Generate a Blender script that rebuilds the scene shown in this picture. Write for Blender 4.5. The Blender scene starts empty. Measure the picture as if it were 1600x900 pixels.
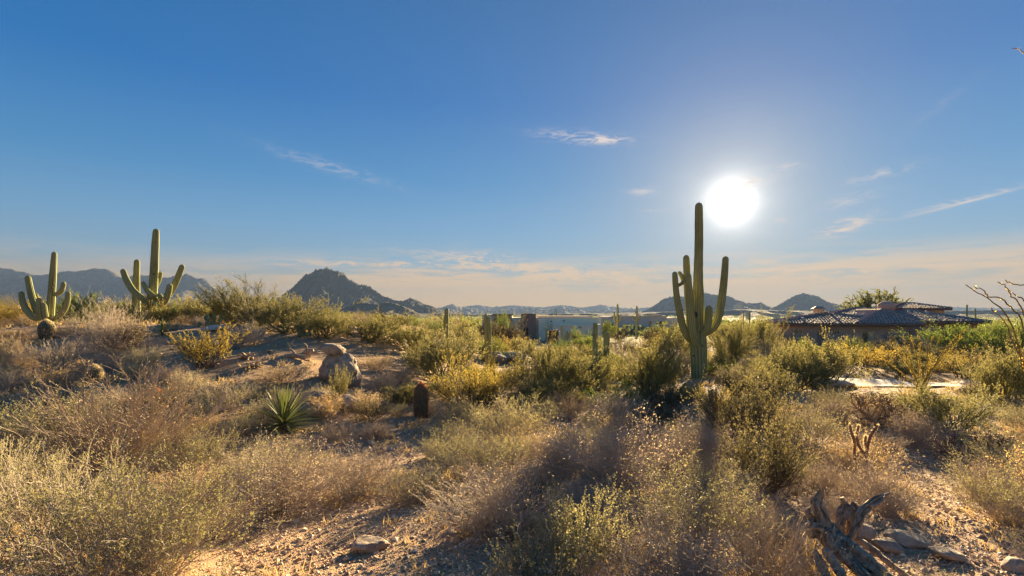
import bpy, bmesh, math, random
import numpy as np
from mathutils import Vector, Matrix, noise as mnoise

random.seed(7)
SC = bpy.context.scene
COL = SC.collection
PI = math.pi
E = 2.2          # eye height
F = 800.0        # focal length in pixels of the 1600 px wide photograph
HY = 488.0       # horizon row

# ------------------------------------------------------------------ camera
cd = bpy.data.cameras.new('camera')
cam = bpy.data.objects.new('camera', cd)
COL.objects.link(cam)
SC.camera = cam
cam.location = (0, 0, E)
cam.rotation_euler = (PI / 2, 0, 0)
cd.sensor_width = 36
cd.lens = 18
cd.shift_y = 38 / 1600
cd.clip_start = 0.05
cd.clip_end = 30000

# ------------------------------------------------------------------ light
SUN = Vector((343, 800, 172)).normalized()
SUN_EL = math.asin(SUN.z)
SUN_AZ = math.atan2(SUN.x, SUN.y)
sl = bpy.data.lights.new('sun', 'SUN')
sl.energy = 5.0
sl.angle = math.radians(0.8)
sl.color = (1.0, 0.76, 0.43)
so = bpy.data.objects.new('sun', sl)
COL.objects.link(so)
so.rotation_euler = (-SUN).to_track_quat('-Z', 'Y').to_euler()
so.location = (0, 0, 60)
SC.view_settings.view_transform = 'Standard'
SC.view_settings.look = 'None'
SC.view_settings.exposure = 2.8
SC.view_settings.gamma = 1
SC.view_settings.use_curve_mapping = False
SC.cycles.max_bounces = 8
SC.cycles.diffuse_bounces = 5
SC.cycles.transmission_bounces = 6
SC.cycles.glossy_bounces = 2
SC.cycles.volume_bounces = 0
SC.cycles.use_denoising = True
SC.cycles.caustics_reflective = False
SC.cycles.caustics_refractive = False


# ------------------------------------------------------------------ node helper
class NT:
    def __init__(s, tree):
        s.t = tree

    def node(s, kind, ins=None, **kw):
        n = s.t.nodes.new(kind)
        for k, v in kw.items():
            setattr(n, k, v)
        for k, v in (ins or {}).items():
            s.put(n.inputs[k], v)
        return n

    def put(s, sock, v):
        if isinstance(v, bpy.types.NodeSocket):
            s.t.links.new(v, sock)
        elif v is not None:
            sock.default_value = v

    def m(s, op, a, b=None, c=None, clamp=False):
        n = s.t.nodes.new('ShaderNodeMath')
        n.operation = op
        n.use_clamp = clamp
        for i, v in enumerate((a, b, c)):
            if v is not None:
                s.put(n.inputs[i], v)
        return n.outputs[0]

    def vm(s, op, a, b=None):
        n = s.t.nodes.new('ShaderNodeVectorMath')
        n.operation = op
        s.put(n.inputs[0], a)
        if b is not None:
            s.put(n.inputs[1], b)
        return n.outputs['Value'] if op in ('DOT_PRODUCT', 'LENGTH') else n.outputs[0]

    def mix(s, f, a, b, blend='MIX'):
        n = s.t.nodes.new('ShaderNodeMix')
        n.data_type = 'RGBA'
        n.blend_type = blend
        s.put(n.inputs[0], f)
        s.put(n.inputs[6], a if isinstance(a, bpy.types.NodeSocket) else (*a[:3], 1))
        s.put(n.inputs[7], b if isinstance(b, bpy.types.NodeSocket) else (*b[:3], 1))
        return n.outputs[2]

    def ss(s, x, lo, hi):
        n = s.t.nodes.new('ShaderNodeMapRange')
        n.interpolation_type = 'SMOOTHSTEP'
        s.put(n.inputs[0], x)
        n.inputs[1].default_value = lo
        n.inputs[2].default_value = hi
        n.inputs[3].default_value = 0
        n.inputs[4].default_value = 1
        return n.outputs[0]

    def noise(s, vec, scale, detail=4, rough=0.55, dist=0.0):
        n = s.t.nodes.new('ShaderNodeTexNoise')
        s.put(n.inputs['Vector'], vec)
        n.inputs['Scale'].default_value = scale
        n.inputs['Detail'].default_value = detail
        n.inputs['Roughness'].default_value = rough
        n.inputs['Distortion'].default_value = dist
        return n.outputs[0]

    def ramp(s, f, stops):
        n = s.t.nodes.new('ShaderNodeValToRGB')
        s.put(n.inputs[0], f)
        e = n.color_ramp.elements
        while len(e) < len(stops):
            e.new(0.5)
        for el, (p, c) in zip(e, stops):
            el.position = p
            el.color = (*c[:3], 1)
        return n.outputs[0]


# ------------------------------------------------------------------ world
W = bpy.data.worlds.new('World')
SC.world = W
W.use_nodes = True
nt = NT(W.node_tree)
bg = W.node_tree.nodes['Background']
sky = nt.node('ShaderNodeTexSky', sky_type='NISHITA', sun_disc=False)
sky.sun_elevation = SUN_EL
sky.sun_rotation = SUN_AZ
sky.air_density = 1.0
sky.dust_density = 0.05
sky.ozone_density = 3.0
sky.altitude = 700
tc = nt.node('ShaderNodeTexCoord')
d = nt.vm('NORMALIZE', tc.outputs['Generated'])
sep = nt.node('ShaderNodeSeparateXYZ', {0: d})
dz = sep.outputs[2]
el = nt.m('ARCSINE', dz)
az = nt.m('ARCTAN2', sep.outputs[0], sep.outputs[1])
SKYK = 2.93
deg = nt.m('DIVIDE', nt.m('MAXIMUM', el, 0.0), PI / 2)
air = nt.ramp(deg, [(0.0, (1.35, .66, .12)), (1.8 / 90, (.96, .53, .16)), (3.4 / 90, (.52, .42, .31)), (5.2 / 90, (.26, .41, .53)), (9 / 90, (.155, .36, .59)), (14 / 90, (.055, .265, .55)),
                    (22 / 90, (.0, .16, .48)), (32 / 90, (.0, .13, .38)), (90 / 90, (.03, .12, .34))])
air = nt.mix(1.0, air, (SKYK, SKYK, SKYK), 'MULTIPLY')
air.node.clamp_result = False
nish = nt.mix(1.0, sky.outputs[0], (0.08, 0.31, 0.44), 'MULTIPLY')
base = nt.mix(0.88, nish, air)
# glow around the sun
ca = nt.vm('DOT_PRODUCT', d, tuple(SUN))
ang = nt.m('ARCCOSINE', nt.m('MINIMUM', ca, 1.0))


def gl(sig, amp, p=1.0):
    x = nt.m('DIVIDE', ang, sig)
    if p != 1.0:
        x = nt.m('POWER', x, p)
    return nt.m('MULTIPLY', nt.m('POWER', 2.718, nt.m('MULTIPLY', x, -1.0)), amp)


g1 = gl(0.40, 0.45)
veil = nt.m('MULTIPLY', nt.m('POWER', 2.718, nt.m('MULTIPLY', nt.m('POWER', nt.m('DIVIDE', ang, 0.17), 1.5), -1.0)), 0.62)
base = nt.mix(veil, base, (1.5, 1.43, 1.35))
g2 = nt.m('MULTIPLY', gl(0.055, 1.8), nt.m('ADD', 0.55, nt.m('MULTIPLY', nt.noise(nt.vm('MULTIPLY', d, (5.0, 5.0, 14.0)), 2.0, 5, 0.6, 0.6), 0.9)))
g3 = gl(0.0140, 23.0, 1.0)
wide = nt.mix(1.0, (1.0, 0.66, 0.24), nt.node('ShaderNodeCombineColor', {0: g1, 1: g1, 2: g1}).outputs[0], 'MULTIPLY')
gs = nt.m('ADD', g2, g3)
core = nt.mix(1.0, (1.0, 0.95, 0.86), nt.node('ShaderNodeCombineColor', {0: gs, 1: gs, 2: gs}).outputs[0], 'MULTIPLY')
base = nt.mix(1.0, nt.mix(1.0, base, wide, 'ADD'), core, 'ADD')
# thin clouds: a layered band above the horizon and a few small wisps
cv = nt.vm('MULTIPLY', d, (2.2, 2.2, 26.0))
cn = nt.noise(cv, 1.6, 7, 0.62, 0.4)
cn2 = nt.noise(nt.vm('MULTIPLY', d, (7.0, 7.0, 60.0)), 1.5, 6, 0.6, 0.8)
cm = nt.ss(nt.m('ADD', nt.m('MULTIPLY', cn, 0.66), nt.m('MULTIPLY', cn2, 0.34)), 0.41, 0.56)
band = nt.m('MULTIPLY', nt.ss(el, 0.0, 0.03), nt.m('SUBTRACT', 1.0, nt.ss(el, 0.065, 0.125)))
lift = nt.ss(az, -0.62, -0.2)
cm = nt.m('MULTIPLY', nt.m('MULTIPLY', cm, band), nt.m('ADD', nt.m('MULTIPLY', lift, 0.65), 0.35))


def wisp(px, py, wpx, hpx, slope=0.0, amp=1.0):
    a0 = math.atan((px - 800) / F)
    e0 = math.atan((HY - py) / F * math.cos(a0))
    k = math.cos(a0) / F * 1.0
    du = nt.m('SUBTRACT', az, a0)
    dv = nt.m('SUBTRACT', nt.m('SUBTRACT', el, e0), nt.m('MULTIPLY', du, slope))
    q = nt.m('ADD', nt.m('POWER', nt.m('ABSOLUTE', nt.m('DIVIDE', du, wpx * k)), 2.0),
             nt.m('POWER', nt.m('ABSOLUTE', nt.m('DIVIDE', dv, hpx * k)), 2.0))
    return nt.m('MULTIPLY', nt.m('POWER', 2.718, nt.m('MULTIPLY', q, -1.0)), amp)


wn = nt.ss(nt.noise(nt.vm('MULTIPLY', nt.vm('ADD', d, (0.0, 0.0, 0.0)), (12.0, 12.0, 50.0)), 2.0, 8, 0.68, 1.2), 0.42, 0.62)
ws = None
for a in ((770, 412, 130, 9, -0.12, 0.8), (900, 428, 230, 9, -0.06, 0.75), (1010, 446, 200, 8, -0.02, 0.6), (560, 412, 160, 5, 0.02, 0.6), (330, 430, 150, 6, 0.0, 0.4), (1300, 428, 90, 9, -0.08, 0.6), (905, 214, 62, 8, -0.10, 0.75), (945, 219, 30, 5, -0.05, 0.6), (1003, 299, 20, 7, 0, 0.6), (1022, 329, 16, 5, 0, 0.35),
          (1172, 284, 36, 10, 0.2, 0.9), (1318, 354, 34, 12, 0.35, 0.8), (1375, 272, 44, 7, 0.15, 0.5),
          (1330, 312, 34, 8, 0.15, 0.45), (1222, 343, 10, 4, 0, 0.5), (1500, 314, 90, 4, 0.18, 0.5), (1235, 259, 16, 4, 0, 0.5),
          (520, 262, 90, 9, -0.2, 0.32), (1470, 165, 40, 8, 0.7, 0.12), (765, 400, 60, 12, -0.1, 0.4), (1310, 430, 60, 12, 0.1, 0.35)):
    w_ = wisp(*a)
    ws = w_ if ws is None else nt.m('ADD', ws, w_)
trail = nt.m('ADD', wisp(1505, 317, 62, 2.2, 0.20, 0.55), wisp(1330, 352, 26, 5, 0.35, 0.35))
cm = nt.m('MINIMUM', nt.m('ADD', nt.m('ADD', nt.m('MULTIPLY', cm, 0.9), trail), nt.m('MULTIPLY', ws, wn)), 0.92)
ccol = nt.mix(nt.ss(el, 0.03, 0.20), (3.1, 1.85, 0.72), (2.5, 2.15, 1.95))
ccol = nt.mix(1.0, ccol, wide, 'ADD')
base = nt.mix(nt.m('MULTIPLY', cm, 0.85), base, ccol)
W.node_tree.links.new(base, bg.inputs[0])
bg.inputs[1].default_value = 0.05


# ------------------------------------------------------------------ noise and terrain
def vnoise(x, y, seed=0):
    x = np.asarray(x, float)
    y = np.asarray(y, float)
    xi = np.floor(x).astype(np.int64)
    yi = np.floor(y).astype(np.int64)
    fx = x - xi
    fy = y - yi
    fx = fx * fx * (3 - 2 * fx)
    fy = fy * fy * (3 - 2 * fy)

    def h(a, b):
        n = (a * 374761393 + b * 668265263 + seed * 974634777) & 0xffffffff
        n = ((n ^ (n >> 13)) * 1274126177) & 0xffffffff
        return ((n ^ (n >> 16)) & 0xffff) / 65535.0
    return ((h(xi, yi) * (1 - fx) + h(xi + 1, yi) * fx) * (1 - fy) +
            (h(xi, yi + 1) * (1 - fx) + h(xi + 1, yi + 1) * fx) * fy) * 2 - 1


def fbm(x, y, o=4, seed=0):
    s = 0
    a = 1
    for i in range(o):
        s = s + a * vnoise(x * 2 ** i, y * 2 ** i, seed + i * 17)
        a *= 0.5
    return s


def sst(x, a, b):
    t = np.clip((x - a) / (b - a), 0, 1)
    return t * t * (3 - 2 * t)


def H(x, y):
    x = np.asarray(x, float)
    y = np.asarray(y, float)
    r = np.hypot(x, y)
    z = np.interp(y, [-200, -3, 0, 3, 6, 9, 20, 60, 150, 500, 1500, 9000], [2, 0.1, 0, -0.20, -0.50, -0.78, -1.15, -2.2, -3.7, -7.5, -10, -10])
    z = z * np.where(y > 500, 1, 1)
    ry = np.clip((y - 7.5) / 19, 0, 1)
    ry = 0.7 * ry + 0.3 * ry * ry * (3 - 2 * ry)
    m = 2.85 * sst(x, -1.0, -9.5) * ry * (1 - 0.6 * sst(y, 40, 110)) * (1 - sst(x, -70, -160))
    z = z + m
    z = z - 0.35 * np.exp(-((x - 4) / 4.0) ** 2 - ((y - 17) / 5.0) ** 2)
    k = np.clip(r / 8, 0.25, 1)
    z = z + (0.16 * fbm(x * 0.22, y * 0.22, 3, 3) + 0.045 * fbm(x * 1.1, y * 1.1, 3, 9)) * k
    return z


def ray(px, py):
    return np.array([(px - 800) / F, 1.0, (HY - py) / F])


_Y = np.geomspace(1.2, 3000, 5000)


def at(px, py):
    r = ray(px, py)
    hh = H(_Y * r[0], _Y)
    zz = E + _Y * r[2]
    i = np.argmax(zz < hh)
    if i == 0:
        i = len(_Y) - 1
    Y = _Y[i]
    return Vector((Y * r[0], Y, float(H(Y * r[0], Y))))


def P(px, py, Y):
    return Vector(((px - 800) / F * Y, Y, E + (HY - py) / F * Y))


def ground(x, y):
    return Vector((x, y, float(H(x, y))))


# ------------------------------------------------------------------ object helpers
def tag(o, label=None, cat=None, group=None, kind=None):
    if label:
        o['label'] = label
    if cat:
        o['category'] = cat
    if group:
        o['group'] = group
    if kind:
        o['kind'] = kind
    return o


def thing(name, label, cat, loc=(0, 0, 0), rz=0.0, group=None):
    o = bpy.data.objects.new(name, None)
    o.empty_display_size = 0.1
    COL.objects.link(o)
    o.location = loc
    o.rotation_euler = (0, 0, rz)
    return tag(o, label, cat, group)


def link(name, me, parent=None, mat=None, kind=None):
    o = bpy.data.objects.new(name, me)
    COL.objects.link(o)
    if parent is not None:
        o.parent = parent
    if mat is not None:
        if len(me.materials) == 0:
            me.materials.append(mat)
    if kind:
        o['kind'] = kind
    return o


def copy_tree(o, parent=None):
    c = o.copy()
    COL.objects.link(c)
    if parent is not None:
        c.parent = parent
    for ch in o.children:
        copy_tree(ch, c)
    return c


def mesh(name, V, Q=None, T=None, vq=None, vt=None, smooth=False, mat=None):
    """quads Q (n,4) and triangles T (n,3) with an optional per-face value v"""
    V = np.asarray(V, np.float32)
    me = bpy.data.meshes.new(name)
    Q = np.zeros((0, 4), np.int32) if Q is None else np.asarray(Q, np.int32)
    T = np.zeros((0, 3), np.int32) if T is None else np.asarray(T, np.int32)
    me.vertices.add(len(V))
    me.vertices.foreach_set('co', V.ravel())
    nl = Q.size + T.size
    me.loops.add(nl)
    me.loops.foreach_set('vertex_index', np.concatenate([Q.ravel(), T.ravel()]))
    npoly = len(Q) + len(T)
    me.polygons.add(npoly)
    ls = np.concatenate([np.arange(len(Q)) * 4, Q.size + np.arange(len(T)) * 3]).astype(np.int32)
    me.polygons.foreach_set('loop_start', ls)
    if vq is not None or vt is not None:
        vq = np.zeros(len(Q)) if vq is None else vq
        vt = np.zeros(len(T)) if vt is None else vt
        a = me.attributes.new('v', 'FLOAT', 'FACE')
        a.data.foreach_set('value', np.concatenate([vq, vt]).astype(np.float32))
    me.polygons.foreach_set('use_smooth', np.full(npoly, smooth))
    me.update(calc_edges=True)
    me.validate()
    if mat:
        me.materials.append(mat)
    return me


def nrm(a):
    return a / np.maximum(np.linalg.norm(a, axis=-1, keepdims=True), 1e-9)


def tubes(Pp, R, sides=3, cap=False):
    """N polylines (N,K,3) with radii (N,K) to tube vertices and quads"""
    N, K, _ = Pp.shape
    T = np.zeros_like(Pp)
    T[:, 1:-1] = Pp[:, 2:] - Pp[:, :-2]
    T[:, 0] = Pp[:, 1] - Pp[:, 0]
    T[:, -1] = Pp[:, -1] - Pp[:, -2]
    T = nrm(T)
    ref = np.zeros((N, 1, 3)) + np.array([0.31, 0.87, 0.12])
    u = nrm(np.cross(T, ref))
    w = np.cross(T, u)
    a = np.arange(sides) / sides * 2 * PI
    V = Pp[:, :, None] + R[:, :, None, None] * (u[:, :, None] * np.cos(a)[:, None] + w[:, :, None] * np.sin(a)[:, None])
    base = (np.arange(N) * K * sides)[:, None, None] + (np.arange(K - 1) * sides)[None, :, None] + np.arange(sides)
    nx = (np.arange(N) * K * sides)[:, None, None] + (np.arange(K - 1) * sides)[None, :, None] + (np.arange(sides) + 1) % sides
    Q = np.stack([base, nx, nx + sides, base + sides], -1).reshape(-1, 4)
    return V.reshape(-1, 3), Q


def grow(rng, Pp, n, t0, t1, L, spread, up, K, jit=0.06, droop=0.0, lv=0.35):
    N, KP, _ = Pp.shape
    i = rng.integers(0, N, n)
    t = rng.uniform(t0, t1, n) * (KP - 1)
    k = np.minimum(t.astype(int), KP - 2)
    f = (t - k)[:, None]
    pos = Pp[i, k] * (1 - f) + Pp[i, k + 1] * f
    T = nrm(Pp[i, k + 1] - Pp[i, k])
    d_ = T + spread * rng.normal(size=(n, 3))
    d_[:, 2] += up
    d_ = nrm(d_)
    Ls = L * rng.uniform(1 - lv, 1 + lv, n)
    s = np.linspace(0, 1, K)
    path = pos[:, None] + d_[:, None] * (Ls[:, None] * s)[:, :, None]
    j = np.cumsum(rng.normal(size=(n, K, 3)) * jit, 1)
    j -= j[:, :1]
    path = path + j * Ls[:, None, None]
    path[:, :, 2] -= droop * Ls[:, None] * s ** 2
    return path


def leaves(rng, Pp, n, size, wid, t0=0.2, t1=1.0, spread=0.8, up=0.2, v=None):
    N, KP, _ = Pp.shape
    i = rng.integers(0, N, n)
    t = rng.uniform(t0, t1, n) * (KP - 1)
    k = np.minimum(t.astype(int), KP - 2)
    f = (t - k)[:, None]
    pos = Pp[i, k] * (1 - f) + Pp[i, k + 1] * f
    T = nrm(Pp[i, k + 1] - Pp[i, k])
    d_ = T + spread * rng.normal(size=(n, 3))
    d_[:, 2] += up
    d_ = nrm(d_)
    sd = nrm(np.cross(d_, rng.normal(size=(n, 3))))
    sz = (size * rng.uniform(0.6, 1.35, n))[:, None]
    mid = pos + d_ * sz * 0.55
    V = np.stack([pos, mid + sd * sz * wid, pos + d_ * sz, mid - sd * sz * wid], 1).reshape(-1, 3)
    Q = np.arange(n * 4).reshape(-1, 4)
    val = rng.uniform(0, 1, n) if v is None else v
    return V, Q, val


def join(parts):
    Vs, Qs, vs = [], [], []
    off = 0
    for p in parts:
        V, Q = p[0], p[1]
        Vs.append(V)
        Qs.append(Q + off)
        vs.append(p[2] if len(p) > 2 else np.full(len(Q), 0.5))
        off += len(V)
    return np.concatenate(Vs), np.concatenate(Qs), np.concatenate(vs)


# ------------------------------------------------------------------ materials
def new_mat(name):
    m = bpy.data.materials.new(name)
    m.use_nodes = True
    m.node_tree.nodes.clear()
    n = NT(m.node_tree)
    out = n.node('ShaderNodeOutputMaterial')
    return m, n, out


def leaf_mat(name, c0, c1, c2, trans=0.5, rough=0.6, spec=0.25, var=0.3):
    """c0..c1 by leaf, c2 by plant"""
    m, n, out = new_mat(name)
    at_ = n.node('ShaderNodeAttribute', attribute_name='v')
    oi = n.node('ShaderNodeObjectInfo')
    col = n.mix(at_.outputs['Fac'], c0, c1)
    col = n.mix(n.m('MULTIPLY', oi.outputs['Random'], 0.75), col, c2)
    br = n.m('ADD', n.m('MULTIPLY', n.m('FRACT', n.m('MULTIPLY', oi.outputs['Random'], 7.31)), var * 2), 1 - var)
    cc = n.node('ShaderNodeCombineColor', {0: br, 1: br, 2: br}).outputs[0]
    col = n.mix(1.0, col, cc, 'MULTIPLY')
    p = n.node('ShaderNodeBsdfPrincipled', {'Base Color': col, 'Roughness': rough, 'Specular IOR Level': spec})
    t = n.node('ShaderNodeBsdfTranslucent', {'Color': n.mix(1.0, col, (1.12, 1.05, 0.82), 'MULTIPLY')})
    mx = n.node('ShaderNodeMixShader', {0: trans, 1: p.outputs[0], 2: t.outputs[0]})
    n.put(out.inputs[0], mx.outputs[0])
    return m


def surf(name, stops, scale=4.0, detail=6, rough=0.85, spec=0.2, bump=0.3, bscale=None, stretch=(1, 1, 1), rnd=0.0,
         dist=0.02, coords='Object', trans=0.0):
    m, n, out = new_mat(name)
    t = n.node('ShaderNodeTexCoord')
    v = n.vm('MULTIPLY', t.outputs[coords], stretch)
    if rnd:
        oi = n.node('ShaderNodeObjectInfo')
        off = n.node('ShaderNodeCombineXYZ', {0: n.m('MULTIPLY', oi.outputs['Random'], 37.0), 1: n.m('MULTIPLY', oi.outputs['Random'], 11.0)})
        v = n.vm('ADD', v, off.outputs[0])
    f = n.noise(v, scale, detail, 0.62)
    col = n.ramp(f, stops)
    p = n.node('ShaderNodeBsdfPrincipled', {'Base Color': col, 'Roughness': rough, 'Specular IOR Level': spec})
    if bump:
        b = n.node('ShaderNodeBump', {'Strength': bump, 'Distance': dist, 'Height': n.noise(v, bscale or scale * 6, 6, 0.65)})
        n.put(p.inputs['Normal'], b.outputs[0])
    sh = p.outputs[0]
    if trans:
        tr = n.node('ShaderNodeBsdfTranslucent', {'Color': col})
        sh = n.node('ShaderNodeMixShader', {0: trans, 1: sh, 2: tr.outputs[0]}).outputs[0]
    n.put(out.inputs[0], sh)
    return m


M = {}
M['leaf_olive'] = leaf_mat('leaf_olive', (0.25, 0.235, 0.115), (0.41, 0.37, 0.20), (0.33, 0.32, 0.15), 0.4, var=0.32)
M['leaf_grey'] = leaf_mat('leaf_grey', (0.38, 0.305, 0.22), (0.54, 0.44, 0.32), (0.44, 0.36, 0.25), 0.42)
M['leaf_yellow'] = leaf_mat('leaf_yellow', (0.30, 0.24, 0.05), (0.48, 0.36, 0.08), (0.36, 0.30, 0.09), 0.55)
M['leaf_verde'] = leaf_mat('leaf_verde', (0.19, 0.18, 0.07), (0.36, 0.33, 0.145), (0.29, 0.27, 0.12), 0.45)
M['leaf_tree'] = leaf_mat('leaf_tree', (0.13, 0.15, 0.05), (0.24, 0.25, 0.09), (0.18, 0.2, 0.07), 0.35)
M['leaf_dark'] = leaf_mat('leaf_dark', (0.12, 0.11, 0.055), (0.21, 0.185, 0.09), (0.17, 0.145, 0.07), 0.4)
M['leaf_green'] = leaf_mat('leaf_green', (0.12, 0.18, 0.035), (0.24, 0.30, 0.06), (0.18, 0.24, 0.05), 0.5)
M['leaf_straw'] = leaf_mat('leaf_straw', (0.42, 0.30, 0.15), (0.60, 0.45, 0.24), (0.48, 0.36, 0.19), 0.5)
M['leaf_far'] = leaf_mat('leaf_far', (0.09, 0.12, 0.035), (0.25, 0.26, 0.08), (0.17, 0.18, 0.06), 0.4, var=0.0)
M['twig_grey'] = surf('twig_grey', [(0.3, (0.34, 0.275, 0.22)), (0.7, (0.58, 0.49, 0.40))], 9, 3, bump=0, rnd=1, trans=0.2)
M['twig_pale'] = surf('twig_pale', [(0.3, (0.36, 0.28, 0.19)), (0.7, (0.58, 0.47, 0.34))], 9, 3, bump=0, rnd=1, trans=0.2)
M['twig_dark'] = surf('twig_dark', [(0.3, (0.07, 0.05, 0.035)), (0.7, (0.15, 0.11, 0.08))], 9, 3, bump=0, rnd=1)
M['twig_green'] = surf('twig_green', [(0.3, (0.13, 0.13, 0.045)), (0.7, (0.22, 0.21, 0.08))], 5, 3, bump=0, rnd=1)
M['twig_red'] = surf('twig_red', [(0.3, (0.13, 0.06, 0.045)), (0.7, (0.30, 0.16, 0.11))], 9, 3, bump=0.3, rnd=1)
M['saguaro_plain'] = surf('saguaro_plain', [(0.25, (0.22, 0.22, 0.095)), (0.5, (0.33, 0.315, 0.15)), (0.75, (0.41, 0.38, 0.20))], 1.3, 7, 0.75, 0.2, 0.35, 30,
                    (1, 1, 0.6), rnd=1)
def saguaro_mat():
    m = M.pop('saguaro_plain')
    m.name = 'saguaro'
    n = NT(m.node_tree)
    p = [q for q in m.node_tree.nodes if q.type == 'BSDF_PRINCIPLED'][0]
    col = p.inputs['Base Color'].links[0].from_socket
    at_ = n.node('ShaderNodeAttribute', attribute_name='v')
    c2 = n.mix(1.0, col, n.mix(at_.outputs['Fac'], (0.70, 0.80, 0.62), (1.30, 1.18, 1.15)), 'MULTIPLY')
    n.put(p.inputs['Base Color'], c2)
    M['saguaro'] = m


saguaro_mat()
M['saguaro_bark'] = surf('saguaro_bark', [(0.3, (0.14, 0.10, 0.07)), (0.7, (0.30, 0.24, 0.16))], 5, 6, bump=0.8, rnd=1)
M['spine'] = leaf_mat('spine', (0.62, 0.52, 0.36), (0.75, 0.66, 0.50), (0.7, 0.6, 0.42), 0.55, 0.5, 0.4, 0.1)
M['spine_red'] = leaf_mat('spine_red', (0.34, 0.14, 0.08), (0.50, 0.25, 0.15), (0.42, 0.18, 0.11), 0.45, 0.5, 0.4, 0.1)
M['barrel'] = surf('barrel', [(0.3, (0.10, 0.085, 0.045)), (0.7, (0.18, 0.145, 0.08))], 3, 5, 0.8, 0.2, 0.4, 30, rnd=1)
M['dark_scar'] = surf('dark_scar', [(0.3, (0.03, 0.022, 0.018)), (0.7, (0.09, 0.07, 0.05))], 8, 5, bump=0.8)
M['rock'] = surf('rock', [(0.3, (0.17, 0.125, 0.09)), (0.46, (0.31, 0.24, 0.175)), (0.6, (0.44, 0.35, 0.26)), (0.72, (0.25, 0.22, 0.175))], 4.5, 9, 0.9, 0.2, 1.0, 14, rnd=1, dist=0.03)
M['rock_pale'] = surf('rock_pale', [(0.3, (0.38, 0.33, 0.28)), (0.7, (0.58, 0.52, 0.46))], 2.2, 8, 0.9, 0.2, 0.6, 14, rnd=1, dist=0.03)
M['deadwood'] = surf('deadwood', [(0.3, (0.12, 0.08, 0.05)), (0.5, (0.36, 0.26, 0.17)), (0.72, (0.58, 0.45, 0.33))], 7, 8, 0.85, 0.25, 1.0, 22, (3.0, 3.0, 0.6), rnd=1, dist=0.02)
M['stucco_brown'] = surf('stucco_brown', [(0.3, (0.42, 0.29, 0.22)), (0.7, (0.47, 0.33, 0.26))], 0.8, 6, 0.95, 0.1, 0.3, 30)
M['stucco_red'] = surf('stucco_red', [(0.3, (0.28, 0.18, 0.135)), (0.7, (0.33, 0.22, 0.165))], 0.8, 6, 0.95, 0.1, 0.3, 30)
M['stucco_pale'] = surf('stucco_pale', [(0.3, (0.80, 0.74, 0.54)), (0.7, (0.86, 0.80, 0.60))], 0.35, 6, 0.95, 0.1, 0.3, 20)
M['stucco_mauve'] = surf('stucco_mauve', [(0.3, (0.68, 0.56, 0.50)), (0.7, (0.75, 0.63, 0.56))], 0.35, 6, 0.95, 0.1, 0.3, 20)
M['stucco_cream'] = surf('stucco_cream', [(0.3, (0.55, 0.43, 0.27)), (0.7, (0.66, 0.52, 0.34))], 0.6, 6, 0.95, 0.1, 0.3, 20)
M['roof_tile'] = surf('roof_tile', [(0.3, (0.33, 0.215, 0.17)), (0.5, (0.43, 0.29, 0.235)), (0.7, (0.52, 0.38, 0.31))], 3.0, 3, 0.85, 0.2, 0.0)
M['trim_brown'] = surf('trim_brown', [(0.3, (0.13, 0.075, 0.045)), (0.7, (0.17, 0.10, 0.06))], 3, 4, bump=0.1)
M['frame_pale'] = surf('frame_pale', [(0.3, (0.48, 0.45, 0.38)), (0.7, (0.55, 0.52, 0.45))], 3, 3, 0.6, 0.3, 0)
M['gate_orange'] = surf('gate_orange', [(0.3, (0.22, 0.095, 0.04)), (0.7, (0.30, 0.14, 0.06))], 3, 5, 0.8, 0.2, 0.2)
M['stone_wall'] = surf('stone_wall', [(0.3, (0.13, 0.11, 0.09)), (0.7, (0.26, 0.22, 0.18))], 2.5, 6, bump=0.6)
M['pad'] = surf('pad', [(0.3, (0.10, 0.15, 0.08)), (0.7, (0.20, 0.25, 0.13))], 4, 5, 0.7, 0.25, 0.3)
M['agave'] = leaf_mat('agave', (0.13, 0.16, 0.055), (0.19, 0.22, 0.08), (0.16, 0.19, 0.06), 0.18, 0.45, 0.4, 0.15)
M['concrete'] = surf('concrete', [(0.3, (0.42, 0.37, 0.32)), (0.7, (0.52, 0.46, 0.40))], 0.5, 6, 0.9, 0.2, 0.2)


def glass_mat(name, tint):
    m, n, out = new_mat(name)
    p = n.node('ShaderNodeBsdfPrincipled', {'Base Color': (*tint, 1), 'Roughness': 0.08, 'Specular IOR Level': 0.8})
    n.put(out.inputs[0], p.outputs[0])
    return m


M['pane'] = glass_mat('pane', (0.05, 0.055, 0.05))
M['blind'] = glass_mat('blind', (0.38, 0.36, 0.28))


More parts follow.
